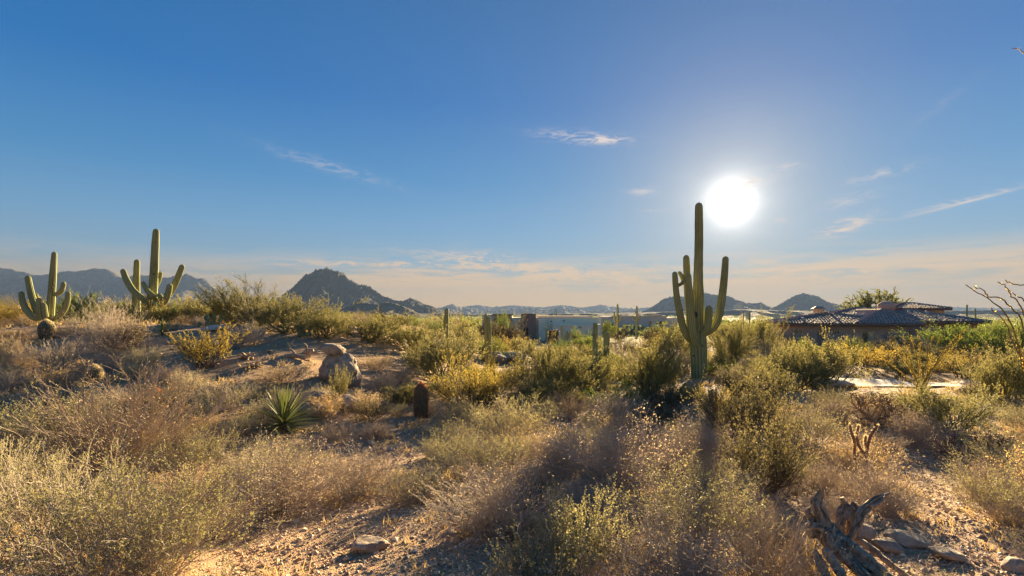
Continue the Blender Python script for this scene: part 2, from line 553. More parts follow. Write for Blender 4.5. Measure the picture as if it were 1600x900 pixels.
def ground_mat():
    m, n, out = new_mat('desert_ground')
    g = n.node('ShaderNodeNewGeometry')
    p_ = g.outputs['Position']
    big = n.noise(p_, 0.11, 5, 0.6)
    mid = n.noise(p_, 1.3, 6, 0.65)
    fine = n.noise(p_, 26, 4, 0.7)
    vor = n.node('ShaderNodeTexVoronoi', {'Vector': p_, 'Scale': 55.0})
    grit = n.mix(n.m('MULTIPLY', vor.outputs['Distance'], 1.2), (0.54, 0.365, 0.21), (0.21, 0.135, 0.08))
    gc = n.mix(0.55, grit, vor.outputs['Color'], 'SOFT_LIGHT')
    c1 = n.mix(n.ss(mid, 0.35, 0.7), (0.36, 0.235, 0.135), (0.52, 0.355, 0.205))
    col = n.mix(0.5, c1, gc)
    col = n.mix(n.ss(big, 0.45, 0.65), col, n.mix(0.5, col, (0.36, 0.25, 0.15)))
    col = n.mix(n.m('MULTIPLY', n.ss(fine, 0.55, 0.75), 0.5), col, (0.16, 0.11, 0.07))
    # far away: the plain is covered by low scrub
    sp = n.node('ShaderNodeSeparateXYZ', {0: p_})
    far = n.ss(sp.outputs[1], 50, 110)
    fn = n.noise(p_, 0.045, 8, 0.75)
    fcol = n.ramp(fn, [(0.38, (0.10, 0.12, 0.045)), (0.52, (0.17, 0.17, 0.065)), (0.62, (0.33, 0.27, 0.15))])
    col = n.mix(far, col, fcol)
    pr = n.node('ShaderNodeBsdfPrincipled', {'Base Color': col, 'Roughness': 0.95, 'Specular IOR Level': 0.15})
    hgt = n.m('ADD', n.m('MULTIPLY', vor.outputs['Distance'], -0.5), n.m('ADD', mid, n.m('MULTIPLY', fine, 0.4)))
    b = n.node('ShaderNodeBump', {'Strength': 0.7, 'Distance': 0.03, 'Height': hgt})
    n.put(pr.inputs['Normal'], b.outputs[0])
    n.put(out.inputs[0], pr.outputs[0])
    return m


def mountain_mat(name, c0, c1, c2, sc=0.02):
    m, n, out = new_mat(name)
    g = n.node('ShaderNodeNewGeometry')
    a = n.noise(g.outputs['Position'], sc, 9, 0.7)
    b_ = n.noise(g.outputs['Position'], sc * 7, 6, 0.75)
    col = n.ramp(n.m('ADD', n.m('MULTIPLY', a, 0.55), n.m('MULTIPLY', b_, 0.45)), [(0.40, c0), (0.52, c1), (0.62, c2)])
    pr = n.node('ShaderNodeBsdfPrincipled', {'Base Color': col, 'Roughness': 0.95, 'Specular IOR Level': 0.1})
    b = n.node('ShaderNodeBump', {'Strength': 1.0, 'Distance': 0.25 / sc * 0.4, 'Height': b_})
    n.put(pr.inputs['Normal'], b.outputs[0])
    n.put(out.inputs[0], pr.outputs[0])
    return m


M['ground'] = ground_mat()
M['mountain'] = mountain_mat('mountain', (0.065, 0.06, 0.05), (0.115, 0.10, 0.08), (0.22, 0.18, 0.135), 0.012)
M['butte'] = mountain_mat('butte', (0.025, 0.03, 0.02), (0.046, 0.048, 0.032), (0.085, 0.075, 0.055), 0.03)
M['brown_hill'] = mountain_mat('brown_hill', (0.09, 0.075, 0.045), (0.16, 0.125, 0.075), (0.26, 0.20, 0.12), 0.06)


# ------------------------------------------------------------------ ground sheet
def build_ground():
    ang_ = np.concatenate([np.linspace(-0.95, 0.95, 330), np.linspace(0.95, 2 * PI - 0.95, 90)[1:-1]])
    rad = np.concatenate([[0.0], np.geomspace(0.5, 5000, 240)])
    A, R = np.meshgrid(ang_, rad)
    X = np.sin(A) * R
    Y = np.cos(A) * R
    Z = H(X, Y)
    V = np.stack([X, Y, Z], -1).reshape(-1, 3)
    nA = len(ang_)
    i = np.arange(len(rad) - 1)[:, None] * nA
    j = np.arange(nA)[None]
    jn = (j + 1) % nA
    Q = np.stack([i + j, i + nA + j, i + nA + jn, i + jn], -1).reshape(-1, 4)
    Q = Q[nA:]
    T = np.stack([np.zeros(nA, int), nA + np.arange(nA), nA + (np.arange(nA) + 1) % nA], -1)
    me = mesh('desert_ground', V, Q, T, smooth=True, mat=M['ground'])
    o = link('desert_ground', me)
    tag(o, kind='structure')


build_ground()

# ------------------------------------------------------------------ mountains
def mountain(name, prof, Yc, depth, mat, zb=-14, rough=0.10, nx=420, ny=70, seed=1, boulder=0.0, freq=1.0):
    px = np.array([p[0] for p in prof], float)
    py = np.array([p[1] for p in prof], float)
    x = np.linspace(px[0], px[-1], nx)
    hp = np.interp(x, px, py)
    crest = E + (HY - hp) / F * Yc - zb
    t = np.linspace(-1, 1, ny)
    Xc = (x - 800) / F * Yc
    Tt, XX = np.meshgrid(t, Xc, indexing='ij')
    CR = np.broadcast_to(crest, Tt.shape)
    YY = Yc + Tt * depth * (0.35 + 0.65 * CR / crest.max())
    u = XX / depth * 3.0 * freq
    v = Tt * 1.5 * freq
    rid = 1 - np.abs(fbm(u + 0.3 * fbm(u, v, 2, seed + 5), v * 0.6, 5, seed))
    env = (1 - np.abs(Tt) ** 1.25)
    slope = np.abs(Tt)
    h = CR * env * (1 - (1 - rid * 0.8) * 0.55 * np.clip(slope * 3, 0, 1))
    h += CR.max() * rough * fbm(u * 4, v * 8, 4, seed + 2) * env * np.clip(slope * 4, 0.25, 1) * np.clip(CR / CR.max() * 2, 0, 1)
    if boulder:
        bb = np.maximum(0, fbm(u * 22, v * 22, 2, seed + 9))
        h += boulder * bb * np.clip(h / CR.max() * 1.6 - 0.3, 0, 1)
    Z = zb + h
    V = np.stack([XX, YY, Z], -1).reshape(-1, 3)
    i = np.arange(ny - 1)[:, None] * nx
    j = np.arange(nx - 1)[None]
    Q = np.stack([i + j, i + j + 1, i + nx + j + 1, i + nx + j], -1).reshape(-1, 4)
    me = mesh(name, V, Q, smooth=True, mat=mat)
    return tag(link(name, me), kind='structure')


mountain('mountain_range', [(-420, 470), (-300, 440), (-150, 425), (-60, 432), (0, 417), (20, 421), (50, 427), (75, 428), (100, 424), (135, 423), (152, 418), (168, 419), (185, 430), (200, 433), (222, 428), (240, 431),
                             (262, 433), (280, 431), (292, 426), (305, 433), (318, 434), (330, 446), (348, 462), (365, 478), (390, 492)], 2600, 620, M['mountain'], seed=4, nx=440, ny=76, freq=1.3)
mountain('butte', [(440, 492), (452, 456), (465, 444), (480, 430), (488, 427), (493, 421), (503, 420), (512, 418), (522, 423), (533, 426), (540, 432), (552, 439), (565, 446), (578, 448), (592, 458), (605, 464), (616, 469), (630, 470), (640, 466), (650, 468),
                   (662, 474), (676, 478), (690, 484), (705, 494)], 1500, 330, M['butte'], seed=11, boulder=9, nx=460, ny=90, freq=1.6, rough=0.05)
mountain('foothill', [(525, 494), (540, 482), (558, 474), (575, 473), (592, 475), (605, 471), (620, 474), (640, 482), (655, 490), (670, 498)], 900, 130, M['brown_hill'], seed=21, boulder=1.2, nx=200, ny=50, rough=0.06)
mountain('far_range', [(640, 494), (690, 480), (706, 475), (722, 480), (738, 482), (758, 486), (790, 484), (812, 482), (830, 480), (845, 483), (862, 483), (876, 478), (890, 482), (915, 486), (940, 485), (960, 486), (985, 484), (1010, 488), (1040, 492)],
         3500, 420, M['mountain'], seed=31, nx=380, ny=44, rough=0.32, freq=2.6)
mountain('farthest_range', [(560, 492), (700, 483), (745, 476), (770, 480), (800, 477), (850, 480), (880, 476), (910, 481), (940, 476), (985, 482), (1030, 479), (1100, 484), (1200, 480), (1400, 478), (1600, 482), (1900, 478), (2100, 492)],
         4400, 400, M['mountain'], seed=37, nx=380, ny=40, rough=0.3, freq=2.4)
mountain('mesa', [(985, 493), (1008, 485), (1022, 477), (1036, 468), (1044, 465), (1060, 464), (1080, 463), (1100, 458), (1112, 461), (1125, 462), (1140, 464), (1152, 469), (1165, 473), (1180, 474), (1188, 472), (1196, 477), (1215, 482), (1240, 486), (1260, 494)],
         1900, 330, M['mountain'], seed=41, boulder=6, nx=380, ny=80, freq=1.5, rough=0.05)
mountain('granite_peak', [(1185, 494), (1205, 482), (1222, 474), (1232, 469), (1238, 464), (1246, 462), (1254, 458), (1262, 462), (1270, 461), (1278, 465), (1288, 470), (1300, 474), (1318, 478), (1330, 482), (1360, 487), (1400, 494)],
         1800, 260, M['mountain'], seed=51, boulder=6, nx=300, ny=70, freq=1.6, rough=0.05)
mountain('low_ridge', [(300, 495), (420, 489), (520, 487), (640, 489), (760, 491), (860, 490), (960, 489), (1080, 486), (1160, 483), (1230, 485), (1300, 486), (1420, 486), (1560, 484), (1800, 480), (2200, 494)],
         1150, 160, M['brown_hill'], seed=61, nx=400, ny=40, rough=0.03)


# ------------------------------------------------------------------ boxes and houses
def box_mesh(name, boxes, mat):
    V, Q = [], []
    for (x0, x1, y0, y1, z0, z1) in boxes:
        b = len(V)
        V += [(x0, y0, z0), (x1, y0, z0), (x1, y1, z0), (x0, y1, z0), (x0, y0, z1), (x1, y0, z1), (x1, y1, z1), (x0, y1, z1)]
        Q += [(b, b + 3, b + 2, b + 1), (b + 4, b + 5, b + 6, b + 7), (b, b + 1, b + 5, b + 4), (b + 1, b + 2, b + 6, b + 5),
              (b + 2, b + 3, b + 7, b + 6), (b + 3, b, b + 4, b + 7)]
    return mesh(name, V, Q, mat=mat)


def bevelled(name, boxes, mat, w=0.04):
    me = box_mesh(name, boxes, mat)
    bm = bmesh.new()
    bm.from_mesh(me)
    bmesh.ops.bevel(bm, geom=bm.edges[:], offset=w, segments=2, affect='EDGES', profile=0.5)
    bm.to_mesh(me)
    bm.free()
    return me


def front_wall(x0, x1, y, th, z0, z1, holes):
    """cells of a wall facing -y, leaving the holes (hx0,hx1,hz0,hz1) open"""
    xs = sorted({x0, x1, *[h[0] for h in holes], *[h[1] for h in holes]})
    out = []
    for a, b in zip(xs[:-1], xs[1:]):
        hs = sorted([(h[2], h[3]) for h in holes if h[0] <= a and h[1] >= b])
        z = z0
        for (h0, h1) in hs:
            out.append((a, b, y, y + th, z, h0))
            z = h1
        out.append((a, b, y, y + th, z, z1))
    return out


def window(parent, x0, x1, z0, z1, y, pane='pane', mull=1, panes=None):
    t = 0.05
    fr = [(x0, x1, y, y + 0.06, z0, z0 + t), (x0, x1, y, y + 0.06, z1 - t, z1), (x0, x0 + t, y, y + 0.06, z0 + t, z1 - t), (x1 - t, x1, y, y + 0.06, z0 + t, z1 - t)]
    for i in range(mull):
        xm = x0 + (x1 - x0) * (i + 1) / (mull + 1)
        fr.append((xm - t / 2, xm + t / 2, y, y + 0.06, z0 + t, z1 - t))
    w = link('window', box_mesh('window', fr, M['frame_pale']), parent)
    for i in range(mull + 1):
        a = x0 + (x1 - x0) * i / (mull + 1) + 0.03
        b = x0 + (x1 - x0) * (i + 1) / (mull + 1) - 0.03
        pm = (panes or [pane] * 9)[i]
        link('pane', box_mesh('pane', [(a, b, y + 0.025, y + 0.04, z0 + 0.03, z1 - 0.03)], M[pm]), w)
    return w


def hip_roof(parent, x0, x1, y0, y1, ze, rise, ridge_along='x', tiles=('f', 'l', 'r'), seed=0, ins=None):
    """hip roof with fascia and rows of barrel tiles on the slopes that show"""
    W_, D_ = x1 - x0, y1 - y0
    if ridge_along == 'x':
        k = ins if ins else min(D_ / 2, W_ / 2 - 0.4)
        r0, r1 = (x0 + k, (y0 + y1) / 2), (x1 - k, (y0 + y1) / 2)
    else:
        k = ins if ins else min(W_ / 2, D_ / 2 - 0.4)
        r0, r1 = ((x0 + x1) / 2, y0 + k), ((x0 + x1) / 2, y1 - k)
    f = 0.22
    V = [(x0, y0, ze), (x1, y0, ze), (x1, y1, ze), (x0, y1, ze), (x0, y0, ze - f), (x1, y0, ze - f), (x1, y1, ze - f), (x0, y1, ze - f),
         (*r0, ze + rise), (*r1, ze + rise)]
    Q = [(4, 7, 6, 5), (0, 4, 5, 1), (1, 5, 6, 2), (2, 6, 7, 3), (3, 7, 4, 0)]
    T = []
    if ridge_along == 'x':
        Q += [(0, 1, 9, 8), (2, 3, 8, 9)]
        T = [(1, 2, 9), (3, 0, 8)]
    else:
        Q += [(3, 0, 8, 9), (1, 2, 9, 8)]
        T = [(0, 1, 8), (2, 3, 9)]
    roof = link('roof', mesh('roof', V, Q, T, mat=M['roof_tile']), parent)
    Vn = [np.array(v) for v in V]
    e = 0.04
    fb = [(x0 - e, x1 + e, y0 - e, y0 - .003, ze - f - .01, ze - 0.03), (x0 - e, x1 + e, y1 + .003, y1 + e, ze - f - .01, ze - 0.03),
          (x0 - e, x0 - .003, y0 + .001, y1 - .001, ze - f - .012, ze - 0.032), (x1 + .003, x1 + e, y0 + .001, y1 - .001, ze - f - .012, ze - 0.032)]
    link('fascia', box_mesh('fascia', fb, M['trim_brown']), roof)
    edges = {'f': (0, 1), 'r': (1, 2), 'b': (2, 3), 'l': (3, 0)}
    if ridge_along == 'x':
        tops = {'f': (8, 9), 'r': (9, 9), 'b': (9, 8), 'l': (8, 8)}
    else:
        tops = {'f': (8, 8), 'r': (8, 9), 'b': (9, 9), 'l': (9, 8)}
    rng = np.random.default_rng(seed)
    paths, rr = [], []
    for s in tiles:
        A, B = Vn[edges[s][0]], Vn[edges[s][1]]
        C0, C1 = Vn[tops[s][0]], Vn[tops[s][1]]
        L = np.linalg.norm(B - A)
        ex = (B - A) / L
        a0 = np.dot(C0 - A, ex)
        a1 = np.dot(C1 - A, ex)
        up = (C0 - A) - ex * a0
        SL = np.linalg.norm(up)
        up /= SL
        sp = 0.30
        for q in np.arange(sp / 2, L, sp):
            fr = 1.0
            if q < a0:
                fr = q / a0
            elif q > a1:
                fr = (L - q) / max(L - a1, 1e-6)
            n = int(fr * SL / 0.42)
            for c in range(n):
                p0 = A + ex * q + up * (c * 0.42)
                p1 = p0 + up * 0.45
                nz = np.cross(ex, up)
                j = rng.normal(0, 0.005, 3)
                paths.append([p0 + nz * 0.012 + j, p1 + nz * 0.0 + j])
                rr.append([0.150, 0.138])
    if paths:
        V2, Q2 = tubes(np.array(paths), np.array(rr), 6)
        o = link('roof_tiles', mesh('roof_tiles', V2, Q2, mat=M['roof_tile']), roof, kind='stuff')
    # ridge caps
    segs = []
    for a_, b_ in ((8, 9), (0, 8), (3, 8 if ridge_along == 'x' else 9), (1, 9 if ridge_along == 'x' else 8), (2, 9)):
        a3, b3 = Vn[a_], Vn[b_]
        L = np.linalg.norm(b3 - a3)
        n = max(int(L / 0.45), 1)
        for i in range(n):
            segs.append([a3 + (b3 - a3) * i / n + (0, 0, .06), a3 + (b3 - a3) * (i + 1.06) / n + (0, 0, .03)])
    V3, Q3 = tubes(np.array(segs), np.tile([[0.17, 0.13]], (len(segs), 1)), 6)
    link('ridge_caps', mesh('ridge_caps', V3, Q3, mat=M['roof_tile']), roof, kind='stuff')
    return roof


def tile_house():
    Yh = 57.0
    ox, oy = P(1221, 503, Yh).x, Yh
    h = thing('tiled_house', 'long low brown stucco house with purple-grey clay tile hip roofs on the right', 'house', (ox, oy, 0), -math.radians(22))
    ez = P(0, 506, Yh).z       # eave height
    g = -3.6
    cs, sn = math.cos(math.radians(22)), math.sin(math.radians(22))

    def X(px, Y=Yh):        # along the turned facade; Y - Yh is the depth behind it
        yl, R_ = Y - Yh, (px - 800) / F
        return (R_ * (oy + yl * cs) - ox - yl * sn) / (cs + R_ * sn)
    holes = [(X(1242), X(1254), ez - 1.05, ez - 0.60), (X(1300), X(1312), ez - 1.1, ez - 0.55), (X(1347), X(1367), ez - 2.05, ez - 0.72),
             (X(1277), X(1287), g, ez - 0.72)]
    xr = X(1418)
    boxes = front_wall(0, xr, 0, 0.25, g, ez, holes)
    boxes += [(0, 0.25, 0.25, 13, g, ez), (xr - 0.25, xr, 0.25, 13, g, ez), (0, xr, 13, 13.25, g, ez)]
    link('wall', box_mesh('wall', boxes, M['stucco_brown']), h)
    window(h, *holes[0], 0.12, mull=1)
    window(h, *holes[1], 0.12, mull=2)
    window(h, *holes[2], 0.12, mull=1, panes=['pane', 'blind'])
    dr = link('door', box_mesh('door', [(holes[3][0], holes[3][1], 0.10, 0.16, g, ez - 0.72)], M['stucco_red']), h)
    link('handle', box_mesh('handle', [(holes[3][1] - 0.15, holes[3][1] - 0.05, 0.04, 0.10, g + 1.6, g + 1.68)], M['frame_pale']), dr)
    hip_roof(h, -0.5, xr + 0.3, -0.6, 13.6, ez + 0.02, 1.12, 'x', seed=1)
    # projecting wing on the right
    x2, x3 = X(1400, 62), X(1470, 62)
    b2 = front_wall(x2 + 0.01, x3, 5.0, 0.25, g, ez - 0.02, [(X(1416, 62), X(1424, 62), g, ez - 0.9)])
    b2 += [(x3 - 0.25, x3, 5.25, 18, g, ez - 0.02)]
    link('wing_wall', box_mesh('wing_wall', b2, M['stucco_brown']), h)
    window(h, X(1416, 62), X(1424, 62), ez - 2.8, ez - 0.9, 5.12, mull=0)
    hip_roof(h, x2 - 2, X(1545, 62), 4.4, 19.0, ez + 0.25, 1.2, 'x', seed=2, tiles=('f', 'l'))
    link('far_wall', box_mesh('far_wall', [(x3 + 0.0, X(1535, 63), 6.0, 18, g, ez - 0.05)], M['stucco_brown']), h)
    # front gable-like hip that comes forward over the main roof
    hip_roof(h, X(1338), X(1440), -0.75, 16.0, ez + 0.05, 1.45, 'y', seed=3, tiles=('f', 'l', 'r'))
    # raised block
    a, b = X(1395, 73), X(1484, 73)
    zt = P(0, 483, 73).z
    link('upper_wall', box_mesh('upper_wall', [(a + 0.5, b - 0.5, 16.2, 25, 0, zt)], M['stucco_cream']), h)
    hip_roof(h, a, b, 15.4, 26, zt, 0.75, 'x', seed=4, tiles=('f', 'l'))
    # second long roof behind
    hip_roof(h, X(1292, 66), X(1445, 66), 8.5, 22, ez + 0.85, 0.95, 'x', seed=5, tiles=('f', 'l', 'r'))
    # pillared chimney
    cx = X(1279, 63)
    cz = P(0, 489, 63).z
    c = link('chimney', box_mesh('chimney', [(cx - 0.5, cx + 0.5, 5.5, 6.5, 0, cz)], M['stucco_cream']), h)
    bx = []
    for i in (-0.48, -0.18, 0.12, 0.38):
        bx += [(cx + i, cx + i + 0.12, 5.45, 5.57, cz, cz + 0.5), (cx + i, cx + i + 0.12, 6.40, 6.52, cz, cz + 0.5)]
    for q in bx:
        link('chimney_pillar', box_mesh('chimney_pillar', [q], M['stucco_cream']), c)
    V = [(cx - .72, 5.25, cz + .5), (cx + .72, 5.25, cz + .5), (cx + .72, 6.75, cz + .5), (cx - .72, 6.75, cz + .5), (cx - .3, 5.7, cz + .78), (cx + .3, 5.7, cz + .78), (cx + .3, 6.3, cz + .78), (cx - .3, 6.3, cz + .78)]
    Q = [(0, 3, 2, 1), (4, 5, 6, 7), (0, 1, 5, 4), (1, 2, 6, 5), (2, 3, 7, 6), (3, 0, 4, 7)]
    link('chimney_cap', mesh('chimney_cap', V, Q, mat=M['roof_tile']), c)
    # low round dome behind the ridge
    bm = bmesh.new()
    bmesh.ops.create_uvsphere(bm, u_segments=20, v_segments=10, radius=1.0, matrix=Matrix.Translation((X(1385, 72), 15, P(0, 479, 72).z - 0.1)) @ Matrix.Diagonal((1.0, 1.0, 0.75, 1)))
    me = bpy.data.meshes.new('dome')
    bm.to_mesh(me)
    bm.free()
    link('dome', me, h, M['stucco_brown'])
    for (px, py, Y) in ((1255, 499, 58), (1310, 498.5, 58.5), (1394, 494, 58.5), (1297, 489, 63), (1343, 491, 61.5), (1420, 488, 66), (1448, 488, 66)):
        qx, ql = X(px, Y), Y - oy
        qz = P(px, py, oy - qx * sn + ql * cs).z
        s = 0.35 if px in (1343,) else 0.13
        link('roof_vent', bevelled('roof_vent', [(qx - s, qx + s, ql - s, ql + s, qz - 0.8, qz + 0.18)], M['frame_pale'], 0.02), h)


tile_house()


def flat_house(name, label, loc, blocks, cat='house'):
    h = thing(name, label, cat, loc)
    for b in blocks:
        nm, mt, bx = b
        link(nm, bevelled(nm, bx, M[mt], 0.05), h)
    return h


def pale_house():
    Yh = 86.0
    loc = (P(830, 0, Yh).x, Yh, 0)
    X = lambda px, Y=Yh: (px - 800) / F * Y - loc[0]
    Z = lambda py, Y=Yh: P(0, py, Y).z
    g = -5.0
    h = thing('flat_roofed_house', 'pale green flat-roofed stucco house with a brown entry tower in the middle distance', 'house', loc)
    hol = [(X(925.5), X(929), Z(509), Z(504)), (X(902), X(904), Z(503), Z(501))]
    link('wall', box_mesh('wall', front_wall(X(826), X(939), 0, 0.3, g, Z(497), []) + [(X(826), X(826) + .3, .3, 12, g, Z(497)), (X(939) - .3, X(939), .3, 12, g, Z(497))], M['stucco_pale']), h)
    link('roof', box_mesh('roof', [(X(826) + .05, X(939) - .05, 0.35, 12, Z(499), Z(498))], M['stucco_pale']), h)
    link('coping', box_mesh('coping', [(X(826) - .1, X(939) + .1, -0.08, 0.3, Z(497) + .002, Z(496))], M['stucco_pale']), h)
    link('buttress', bevelled('buttress', [(X(841), X(851), -1.2, -0.003, g, Z(499))], M['stucco_pale']), h)
    link('low_wing', bevelled('low_wing', [(X(862), X(935), -3.2, -0.003, g, Z(506))], M['stucco_pale']), h)
    for q_ in ([(X(860), X(862.5), -0.15, -0.003, Z(503), Z(501.5)), (X(880), X(882.5), -0.15, -0.003, Z(502), Z(500.5)),
                                         (X(888), X(892), -3.35, -3.203, Z(509.5), Z(508.4)), (X(901), X(904), -3.35, -3.203, Z(511), Z(509.8))]):
        link('scupper', box_mesh('scupper', [q_], M['trim_brown']), h)
    # entry tower
    link('tower', box_mesh('tower', front_wall(X(815), X(837), -0.8, 0.4, g, Z(490), [(X(817.5), X(820), g, Z(511)), (X(822), X(825), g, Z(512))]) +
                           [(X(815), X(815) + .3, -0.4, 5, g, Z(490)), (X(837) - .3, X(837), -0.4, 5, g, Z(490)), (X(815), X(837), 5, 5.3, g, Z(490))], M['stucco_red']), h)
    link('door', box_mesh('door', [(X(817), X(826), 0.1, 0.2, g, Z(511))], M['trim_brown']), h)
    # left wing
    hl = [(X(790), X(797), Z(505), Z(499.5))]
    link('left_wall', box_mesh('left_wall', [(X(752), X(800), 3, 12, g, Z(491.5)), (X(800) + .01, X(815), 1.5, 9, g, Z(496.5))], M['stucco_pale']), h)
    link('canopy', box_mesh('canopy', [(X(768), X(802), 1.2, 2.99, Z(492.5), Z(490.8))], M['trim_brown']), h)
    w = link('window', box_mesh('window', [(X(796), X(800), 1.40, 1.49, Z(503), Z(499.5))], M['pane']), h)
    link('window', box_mesh('window', [(X(770), X(784), 2.90, 2.99, Z(505), Z(498))], M['pane']), h)
    link('roof_edge', box_mesh('roof_edge', [(X(845), X(935), 6, 14, Z(497), Z(494.3))], M['stucco_brown']), h)
    # orange screen wall in front
    s = thing('screen_wall', 'rust orange freestanding wall panel in front of the pale green house', 'wall', (P(868, 0, 76).x, 76, 0))
    X2 = lambda px: (px - 868) / F * 76
    link('panel', bevelled('panel', [(X2(856), X2(873), 0, 0.3, -4.5, P(0, 516, 76).z)], M['gate_orange'], 0.03), s)
    link('post', bevelled('post', [(X2(873) + .004, X2(876), -0.1, 0.4, -4.5, P(0, 518, 76).z)], M['stucco_pale'], 0.03), s)


pale_house()


def mauve_house():
    Yh = 128.0
    loc = (P(1000, 0, Yh).x, Yh, 0)
    X = lambda px, Y=Yh: (px - 800) / F * Y - loc[0]
    Z = lambda py, Y=Yh: P(0, py, Y).z
    h = thing('flat_roofed_house', 'mauve flat-roofed house behind two armed saguaros, left of the tall saguaro', 'house', loc)
    link('wall', bevelled('wall', [(X(956), X(1042), 0, 10, -8, Z(494.5))], M['stucco_mauve'], 0.06), h)
    link('left_wall', bevelled('left_wall', [(X(945), X(958), 2, 10, -8, Z(494.8))], M['stucco_mauve'], 0.06), h)
    link('right_wall', bevelled('right_wall', [(X(1040), X(1062), 1.5, 9, -8, Z(496.5))], M['stucco_mauve'], 0.06), h)
    link('coping', box_mesh('coping', [(X(955.5), X(1042.5), -0.2, 0.6, Z(494.5) + .003, Z(493.7))], M['stucco_cream']), h)
    link('chimney', bevelled('chimney', [(X(1003), X(1008), 4, 5, Z(496), Z(489.5))], M['stucco_mauve'], 0.04), h)
    link('roof_edge', box_mesh('roof_edge', [(X(1025), X(1040), 3, 6, Z(495), Z(492.3))], M['trim_brown']), h)
    for (a, b) in ((1015, 1019), (1030, 1034)):
        link('window', box_mesh('window', [(X(a), X(b), -0.08, -0.003, Z(507), Z(502))], M['pane']), h)
    # distant white roofline left of centre, walls on the left
    q = P(670, 502, 200)
    h2 = flat_house('distant_house', 'low white flat-roofed building showing as a thin line in the scrub left of centre', (q.x, 200, 0),
                    [('wall', 'stucco_pale', [(-5.5, 5.5, 0, 8, -9, P(0, 503.4, 200).z)]), ('roof', 'stucco_pale', [(-6, 6, -0.5, 8.5, P(0, 503.4, 200).z + .003, P(0, 501.6, 200).z)])])
    q = P(729, 501, 170)
    h3 = flat_house('distant_house', 'sliver of a white roof left of the pair of saguaro columns', (q.x, 170, 0),
                    [('wall', 'stucco_pale', [(-2.6, 2.6, 0, 6, -9, P(0, 502.6, 170).z)]), ('roof', 'stucco_pale', [(-3, 3, -0.5, 6.5, P(0, 502.6, 170).z + .003, P(0, 501, 170).z)])])
    q = P(15, 485, 46)
    w = thing('garden_wall', 'dark brown garden wall with a cream cap at the far left edge', 'wall', (q.x, 46, 0))
    X3 = lambda px: (px - 15) / F * 46
    link('wall', bevelled('wall', [(X3(-60), X3(44), 0, 0.3, 0, P(0, 482.5, 46).z)], M['stucco_red'], 0.02), w)
    link('cap', bevelled('cap', [(X3(-60), X3(30), -0.1, 0.45, P(0, 482.5, 46).z + .003, P(0, 476.5, 46).z)], M['stucco_cream'], 0.02), w)
    q = P(318, 490, 36)
    w = thing('low_wall', 'low dark stone wall behind the mound, right of the many-armed saguaro', 'wall', (q.x, 36, 0))
    X4 = lambda px: (px - 318) / F * 36
    rng = random.Random(5)
    zt = P(0, 480, 36).z
    link('wall', bevelled('wall', [(X4(292), X4(372), 0, 0.35, -1.0, zt)], M['stone_wall'], 0.03), w)
    blk = bevelled('cap_stone', [(-0.3, 0.3, -0.05, 0.45, 0.003, 0.10)], M['stone_wall'], 0.02)
    x = X4(292) + .3
    while x < X4(372) - .2:
        o = link('cap_stone', blk, w)
        o.location = (x, 0, zt + rng.uniform(0, 0.03))
        o.scale = (rng.uniform(.9, .98), 1, rng.uniform(.8, 1.4))
        x += 0.62


mauve_house()


# specks of distant buildings on the plain, at the foot of the right-hand mountains
for k, (px, py, Y, w_, lab) in enumerate(((1012 + 143, 477, 1500, 9, 'bright sunlit building high on the mesa slope right of the tall saguaro'),
                                   (1236, 489, 900, 3, 'tiny pale house at the foot of the granite peak'),
                                   (1170, 489, 800, 3, 'tiny tan house in the scrub below the mesa'),
                                   (1215, 492, 600, 2.5, 'tiny pale house in the scrub beside the tiled house roof'),
                                   (690, 491, 700, 3, 'tiny pale house in the scrub below the end of the butte'))):
    q = P(px, py, Y)
    flat_house('distant_house', lab, (q.x, Y, 0), [('wall', 'stucco_cream', [(-w_, w_, 0, 2 * w_, -14 if Y < 1000 else 0, q.z + 1)]),
                                                   ('roof', 'stucco_pale', [(-w_ - .5, w_ + .5, -0.5, 2 * w_ + .5, q.z + 1.01, q.z + 1.6)])])

# driveway
def driveway():
    pts = [(1230, 597), (1290, 601), (1340, 600), (1390, 602), (1440, 603), (1520, 600), (1640, 596)]
    c = [at(a, b) for a, b in pts]
    V, Q = [], []
    n = 40
    for i in range(n + 1):
        t = i / n * (len(c) - 1)
        k = min(int(t), len(c) - 2)
        p = c[k].lerp(c[k + 1], t - k)
        for w_ in np.linspace(-1.3, 1.3, 6):
            V.append((p.x, p.y + w_, float(H(p.x, p.y + w_)) + 0.05))
    for i in range(n):
        for j in range(5):
            a = i * 6 + j
            Q.append((a, a + 6, a + 7, a + 1))
    tag(link('gravel_drive', mesh('gravel_drive', V, Q, smooth=True, mat=M['concrete'])), kind='structure')


driveway()


# ------------------------------------------------------------------ cacti
def catmull(pts, n):
    p = np.array(pts, float)
    p = np.vstack([2 * p[0] - p[1], p, 2 * p[-1] - p[-2]])
    out = []
    segs = len(p) - 3
    for s in np.linspace(0, segs, n):
        k = min(int(s), segs - 1)
        t = s - k
        a, b, c, d_ = p[k], p[k + 1], p[k + 2], p[k + 3]
        out.append(0.5 * ((2 * b) + (-a + c) * t + (2 * a - 5 * b + 4 * c - d_) * t * t + (-a + 3 * b - 3 * c + d_) * t ** 3))
    return np.array(out)


